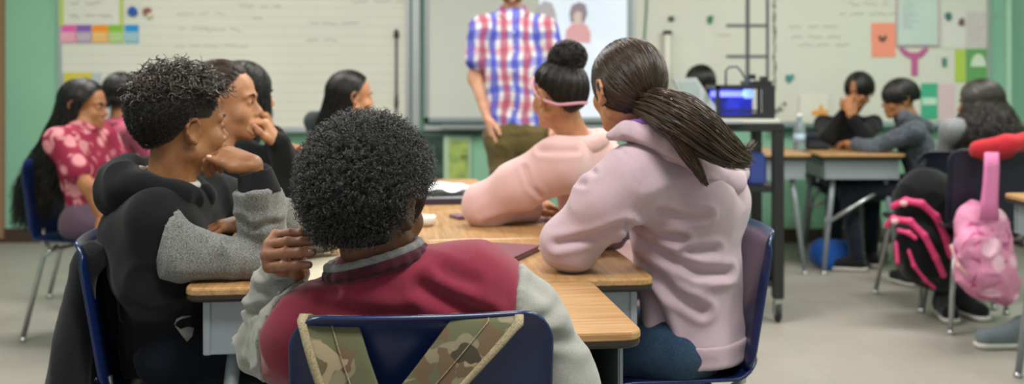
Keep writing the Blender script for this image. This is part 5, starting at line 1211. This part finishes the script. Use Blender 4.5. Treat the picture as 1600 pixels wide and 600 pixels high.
# two boys at the far right desk
GR_P = fabric('grey_blue_hoodie', '#5a6068', '#3f444c', 60, lo=.4, hi=.6)
k1 = dict(elR=W(1292, 214, 6.62), wrR=W(1318, 176, 6.58), handR=((.3, -.1, .9), (.6, .6, 0), ((40, 50, 30),)*4), elL=W(1352, 214, 6.5), wrL=W(1334, 186, 6.5), handL=((-.35, .0, .9), (-.2, .9, 0), ((40, 60, 40),)*4))
r, J, H, hr = child('boy in black with both hands on his face at the far right desk', (2.13, 6.98, .53), (-.15, -1, 0), (2.12, 6.86, .90), W(1342, 143, 6.72), (-.62, -.75, -.12), SK_BR, BLACK_CL, 'hoodie', sc=.93, **k1, hlk=[24, 24, 14, 6, -6, -24, -34, -38])
mesh('loose_strands', *loose(H, .0, 1300, .002, 14, wav=.003, out=.0, front=20, rad=1.09), HAIR_K, hr)
r, J, H, hr = child('boy in a dark grey hoodie facing left at the far right desk', (2.42, 6.40, .53), (-1, .25, 0), (2.35, 6.40, .885), W(1405, 155, 6.42), (-.95, .05, -.15), SK_BR, GR_P, 'hoodie', sc=.93, S=.9, elL=W(1362, 232, 6.35), wrL=W(1338, 226, 6.45), elR=W(1372, 232, 6.7), wrR=W(1340, 226, 6.75), hlk=[20, 22, 14, 6, -6, -24, -34, -38], loosef=1.12)
mesh('loose_strands', *loose(H, .0, 1300, .002, 15, wav=.003, out=.0, front=15, rad=1.09), HAIR_K, hr)
v, f = sdf([cap(W(1415, 184, 6.3), W(1448, 200, 6.4), .05, .04, k=.03), cap(W(1410, 186, 6.5), W(1445, 200, 6.5), .05, k=.03)], .009, .03); mesh('hood', wrinkle(v, f, .008, 11, 4), f, GR_P, r)
# girl with long curly hair at the right
r, J, H, hr = child('person with long curly dark hair in a pale grey sweater at the right edge', (2.40, 5.62, .53), (-.35, .95, 0), (2.40, 5.60, .93), W(1530, 163, 5.6), (-.75, .65, -.05), SK_BR, fabric('pale_grey_knit', '#8f9092', '#6e6f72', 200), 'sweater', sc=.97, loosef=1.1, S=.9, elL=(2.24, 5.66, .70), wrL=(2.32, 5.80, .60))
mesh('loose_strands', *loose(H, .26, 2000, .002, 16, wav=.035, out=.07, front=55, rad=1.10), HAIR_DB, hr)

# ---------------------------------------------------------------- the standing adult
def plaid():
    t = NT('plaid'); v = t.co(); sx = t.n('ShaderNodeSeparateXYZ'); t.l(v, sx.inputs[0]); n = t.noise(v, 6, 2)
    x = t.math('ADD', sx.outputs[0], t.math('MULTIPLY', n, .07)); z = t.math('ADD', sx.outputs[2], t.math('MULTIPLY', n, .09))
    def band(c, per, off, w): return t.math('LESS_THAN', t.math('ABSOLUTE', t.math('SUBTRACT', t.math('FRACT', t.math('ADD', t.math('DIVIDE', c, per), off)), .5)), w)
    base_ = t.mix(0.0, '#d6d0d4', '#d6d0d4')
    c = t.mix(t.math('MULTIPLY', band(z, .15, .1, .14), .6), base_, '#3a4fc0'); c = t.mix(t.math('MULTIPLY', band(z, .15, .62, .11), .50), c, '#b8304e')
    c = t.mix(t.math('MULTIPLY', band(x, .118, .05, .15), .80), c, '#2b3fb8'); c = t.mix(t.math('MULTIPLY', band(x, .118, .55, .15), .75), c, '#a3264a')
    c = t.mix(t.math('MULTIPLY', band(z, .05, .3, .05), .3), c, '#44336e')
    t.base(c, .85, 0, .2); return t.m
TY = 5.9
root = thing('person', 'standing adult in a red, white and blue plaid shirt and khaki trousers', 'person', (W(803, 0, TY)[0], TY, 0))
def T(px, py, dy=0): return V(W(px, py, TY+dy))
tx = float(T(803, 0)[0])
J = dict(fwd=V(0, -1, 0), pel=T(808, 205), chest=T(802, 90), neck=T(801, 22), shL=T(852, 38), shR=T(752, 40), elL=T(874, 120, .02), elR=T(743, 122, .02), wrL=T(868, 190, -.05), wrR=T(762, 186, -.06))
J['hipL'] = T(832, 218); J['hipR'] = T(786, 218); J['knL'] = T(838, 330); J['knR'] = T(795, 330); J['anL'] = V(J['knL'][0]+.01, TY+.02, .085); J['anR'] = V(J['knR'][0]-.01, TY, .085); J['ftL'] = V(.2, -.98, 0); J['ftR'] = V(-.15, -.98, 0)
H = Fr(T(801, -28, -.02), (-.05, -1, -.05), (0, 0, 1), 1.0)
S = 1.08
hL = hand_mesh(J['wrL'], (-.05, -.1, -1), (-1, 0, 0), 'L', 1.0, ((15, 25, 20),)*4, vox=.004, foredir=J['elL']-J['wrL'])[0]; hR = hand_mesh(J['wrR'], (.22, -.1, -1), (.9, .3, 0), 'R', 1.0, ((12, 25, 18),)*4, vox=.004, foredir=J['elR']-J['wrR'])[0]
bd = mesh('body', *body_of(J, S, .010, [hL, hR], head_mesh(H, J['neck']+V(0, 0, .01), .005), armr=1.05), SK_LT, root); face_parts(H, bd, '#a8685c', '#5a3d2a')
v, f = sdf([cap((-.058, .01, -.050), (-.03, .068, -.085), .016, .016), cap((.058, .01, -.050), (.03, .068, -.085), .016, .016), cap((-.03, .07, -.088), (.03, .07, -.088), .022), cap((-.028, .086, -.048), (.028, .086, -.048), .008)], .004, .01)
v = H.w(v); mesh('beard', wrinkle(v, f, .003, 60, 3), f, plain('beard_brown', '#6e4a35', .8, bump=.5), bd)
hr = mesh('hair', *scalp_cap(H, 1.07, None, seed=3), plain('hair_short_brown', '#3d2b20', .6, bump=.6, scale=40), root)
mesh('loose_strands', *loose(H, .0, 900, .0018, 19, wav=.003, out=.0, front=40, rad=1.08), HAIR_BR, hr)
P = [cap(T(806, 190), T(803, 100), .155, .158, (0, 1, 0), 1.45, k=.05), cap(T(803, 100), T(802, 55), .158, .140, (0, 1, 0), 1.45, k=.05), cap(T(765, 46), T(840, 46), .075, .075, k=.06), cap(T(802, 50), T(801, 22), .09, .065, k=.05),
     cap(T(754, 46), T(746, 92), .078, .070, k=.03), cap(T(850, 46), T(862, 92), .078, .070, k=.03), cut(T(800, 199), unit((0, 0, -1)))]
v, f = sdf(P+[cut(T(800, 200), (0, 0, -1)), ell(T(801, 8, -.0), (.062, .062, .05), op='sub', k=.01)], .009, .02)
sh = mesh('plaid_shirt', wrinkle(v, f, .009, 8, 43), f, plaid(), root)
v, f = sdf(chain([T(786, 12, .0), T(783, 22, -.06), T(795, 34, -.09)], [.018, .020, .012], flat=(0, 1, 0), s=1.3)+chain([T(817, 12, .0), T(820, 22, -.06), T(807, 34, -.09)], [.018, .020, .012], flat=(0, 1, 0), s=1.3)+[cap(T(788, 12, .03), T(815, 12, .03), .018)], .006, .01); mesh('collar', v, f, bpy.data.materials['plaid'], sh)
mb = MB()
for py in (50, 80, 110, 140, 170): 
    c = T(803, py, -.125); mb.lathe([(0, 0), (.006, 0), (.006, .003)], (0, 0, 0), 8); 
    n0 = len(mb.v)-24; mb.v[n0:] = [(c[0]+a, c[1]-.004+b_*.5, c[2]+c2) for a, c2, b_ in [(q[0], q[1], q[2]) for q in mb.v[n0:]]]
mb.build('shirt_buttons', plain('button', '#c9c6c8', .4), sh)
pants(J, 1.16, fabric('khaki', '#6b5d38', '#5a4d2c', 400), root, .010, .010, name='khaki_trousers', L=.98); shoes(J, 1.08, fabric('brown_shoe', '#4a3323'), SOLE, root)

# ---------------------------------------------------------------- bags hanging at the right
bk = fabric('black_nylon', '#17181b', '#101113', 400); HOT = plain('hot_pink_trim', '#d63a72', .6)
BY = 5.15
def Bp(px, py, dy=0): return V(W(px, py, BY+dy))
bp = thing('backpack', 'black backpack with curved hot pink stripes hanging from a chair', 'backpack', Bp(1450, 460))
v, f = sdf([cap(Bp(1448, 312), Bp(1452, 395), .150, .165, (0, 1, 0), 1.5, k=.05), cap(Bp(1455, 395), Bp(1478, 425), .13, .09, (0, 1, 0), 1.3, k=.05), cap(Bp(1432, 380, -.07), Bp(1440, 410, -.06), .10, .09, (0, 1, 0), 1.4, k=.04)], .008, .04)
mesh('bag_body', wrinkle(v, f, .006, 14, 4), f, bk, bp)
def trim_on(pts, r, name, par, mat, yb):
    v, f = sdf(chain([Bp(a, b, yb-.06*c) for a, b, c in pts], r, k=.012, flat=(0, 1, 0), s=1.2), .005, .01); mesh(name, v, f, mat, par)
trim_on([(1396, 322, .3), (1415, 314, .9), (1440, 318, 1.3), (1462, 338, 1.3), (1478, 372, 1.1), (1484, 400, .8)], .016, 'pink_stripe', bp, HOT, -.055)
trim_on([(1386, 352, .3), (1396, 342, .8), (1422, 346, 1.5), (1444, 368, 1.7), (1462, 402, 1.5), (1474, 430, 1.1)], .015, 'pink_stripe', bp, HOT, -.07)
trim_on([(1404, 360, 1.1), (1420, 364, 1.7), (1430, 372, 1.8)], .011, 'pink_stripe', bp, HOT, -.075)
trim_on([(1420, 392, 1.8), (1428, 415, 1.8), (1446, 438, 1.5), (1460, 450, 1.1)], .009, 'pink_stripe', bp, HOT, -.075)
trim_on([(1400, 380, 1.0), (1402, 410, 1.2)], .010, 'pink_stripe', bp, HOT, -.07)
trim_on([(1436, 281, .2), (1448, 277, .2), (1458, 281, .2)], .016, 'grab_handle', bp, HOT, -.03)
trim_on([(1464, 288, .2), (1472, 295, .2), (1478, 304, .2)], .016, 'pink_tab', bp, HOT, -.03)
for q_ in (Bp(1412, 318, -.13), Bp(1398, 346, -.14)):
    v, f = sdf([ell(q_, (.019, .012, .015))], .004, .01); mesh('pale_zipper_pull', v, f, plain('palepink', '#d7a8a8', .6), bp)
v, f = sdf(chain([Bp(1435, 285, .06), Bp(1440, 262, .10), Bp(1445, 250, .13)], .012), .005, .01); mesh('hanging_loop', v, f, bk, bp)

PB = floral('pink_swirl', '#cf86a6', '#e3b3c6', '#a94c7c', 11); BY = 4.68
bp = thing('backpack', 'mottled pink backpack hanging by its strap from the red chair', 'backpack', Bp(1540, 480))
v, f = sdf([cap(Bp(1532, 355), Bp(1540, 420), .115, .125, (0, 1, 0), 1.4, k=.05), cap(Bp(1540, 420), Bp(1568, 450), .105, .07, (0, 1, 0), 1.3, k=.05), cap(Bp(1520, 385, -.06), Bp(1535, 415, -.06), .08, .08, (0, 1, 0), 1.3, k=.04)], .008, .04)
mesh('bag_body', wrinkle(v, f, .012, 14, 6), f, PB, bp)
v, f = ribbon([(Bp(1539, 238, -.06), Bp(1560, 238, -.04)), (Bp(1538, 262, -.075), Bp(1561, 262, -.055)), (Bp(1536, 290, -.085), Bp(1560, 290, -.07)), (Bp(1533, 315, -.09), Bp(1559, 315, -.08)), (Bp(1531, 345, -.10), Bp(1560, 345, -.09))], .008, 4); mesh('shoulder_strap', v, f, plain('strap_pink', '#cc6f9e', .6), bp)
v, f = sdf(chain([Bp(1487, 385, -.03), Bp(1498, 415, -.06), Bp(1530, 445, -.07), Bp(1560, 468, -.03)], [.010, .011, .011, .008], k=.01), .005, .01); mesh('pale_zipper', v, f, plain('palepink', '#d7a8a8', .6), bp)

v, f = sdf([cap(W(1528, 233, 4.72), W(1575, 226, 4.70), .034, .036, k=.03), cap(W(1575, 226, 4.70), W(1640, 214, 4.74), .036, .04, k=.03), cap(W(1540, 238, 4.80), W(1620, 236, 4.82), .035, k=.03)], .007, .03)
tag(mesh('jacket', wrinkle(v, f, .010, 14, 8), f, fabric('red_jacket_cloth', '#c22f38', '#a8262f'), None), 'bright red jacket rolled over the chair back above the pink backpack', 'jacket')

# shoes whose wearers are out of view
def lone_shoe(label, px, py, Y, fw_, mat):
    x, y, _ = W(px, py, Y); a = V(x, y, 0); fw_ = unit(V(fw_))
    r = thing('shoe', label, 'shoe', (x, y, 0))
    v, f = sdf([cap(a+V(0, 0, .05)-fw_*.04, a+fw_*.15+V(0, 0, .045), .040, .040, k=.03), cap(a-fw_*.03+V(0, 0, .06), a-fw_*.03+V(0, 0, .11), .044, .040, k=.03), cap(a+V(0, 0, .09), a+fw_*.10+V(0, 0, .055), .035, .03, k=.02), cut(a+V(0, 0, .02), (0, 0, -1)), cap(a-fw_*.03+V(0, 0, .1), a-fw_*.03+V(0, 0, .15), .03, op='sub', k=.006)], .006, .02)
    mesh('upper', v, f, mat, r)
    v, f = sdf([cap(a+V(0, 0, .03)-fw_*.045, a+fw_*.155+V(0, 0, .03), .047, .045), cut(a+V(0, 0, .003), (0, 0, -1)), cut(a+V(0, 0, .026), (0, 0, 1))], .005, .01); mesh('sole', v, f, SOLE, r)
    mb = MB()
    for k in range(4):
        c = a+fw_*(.03+.025*k)+V(0, 0, .098-.011*k); s_ = V(-fw_[1], fw_[0], 0)*.022; mb.tube([c-s_, c+V(0, 0, .006), c+s_], .0035, 6)
    mb.build('laces', plain('lace', '#c9c9c9', .7), r, True)
lone_shoe('pale grey running shoe on the floor at the right edge', 1592, 537, 4.6, (-1, -.1, 0), fabric('grey_mesh', '#7d858c', '#5c6369', 300))
lone_shoe('black shoe on the floor under the black and pink backpack', 1475, 490, 5.2, (-.2, -1, 0), SHOE_K)
lone_shoe('black shoe on the floor to the right of the other black shoe', 1502, 488, 5.25, (.2, -1, 0), SHOE_K)
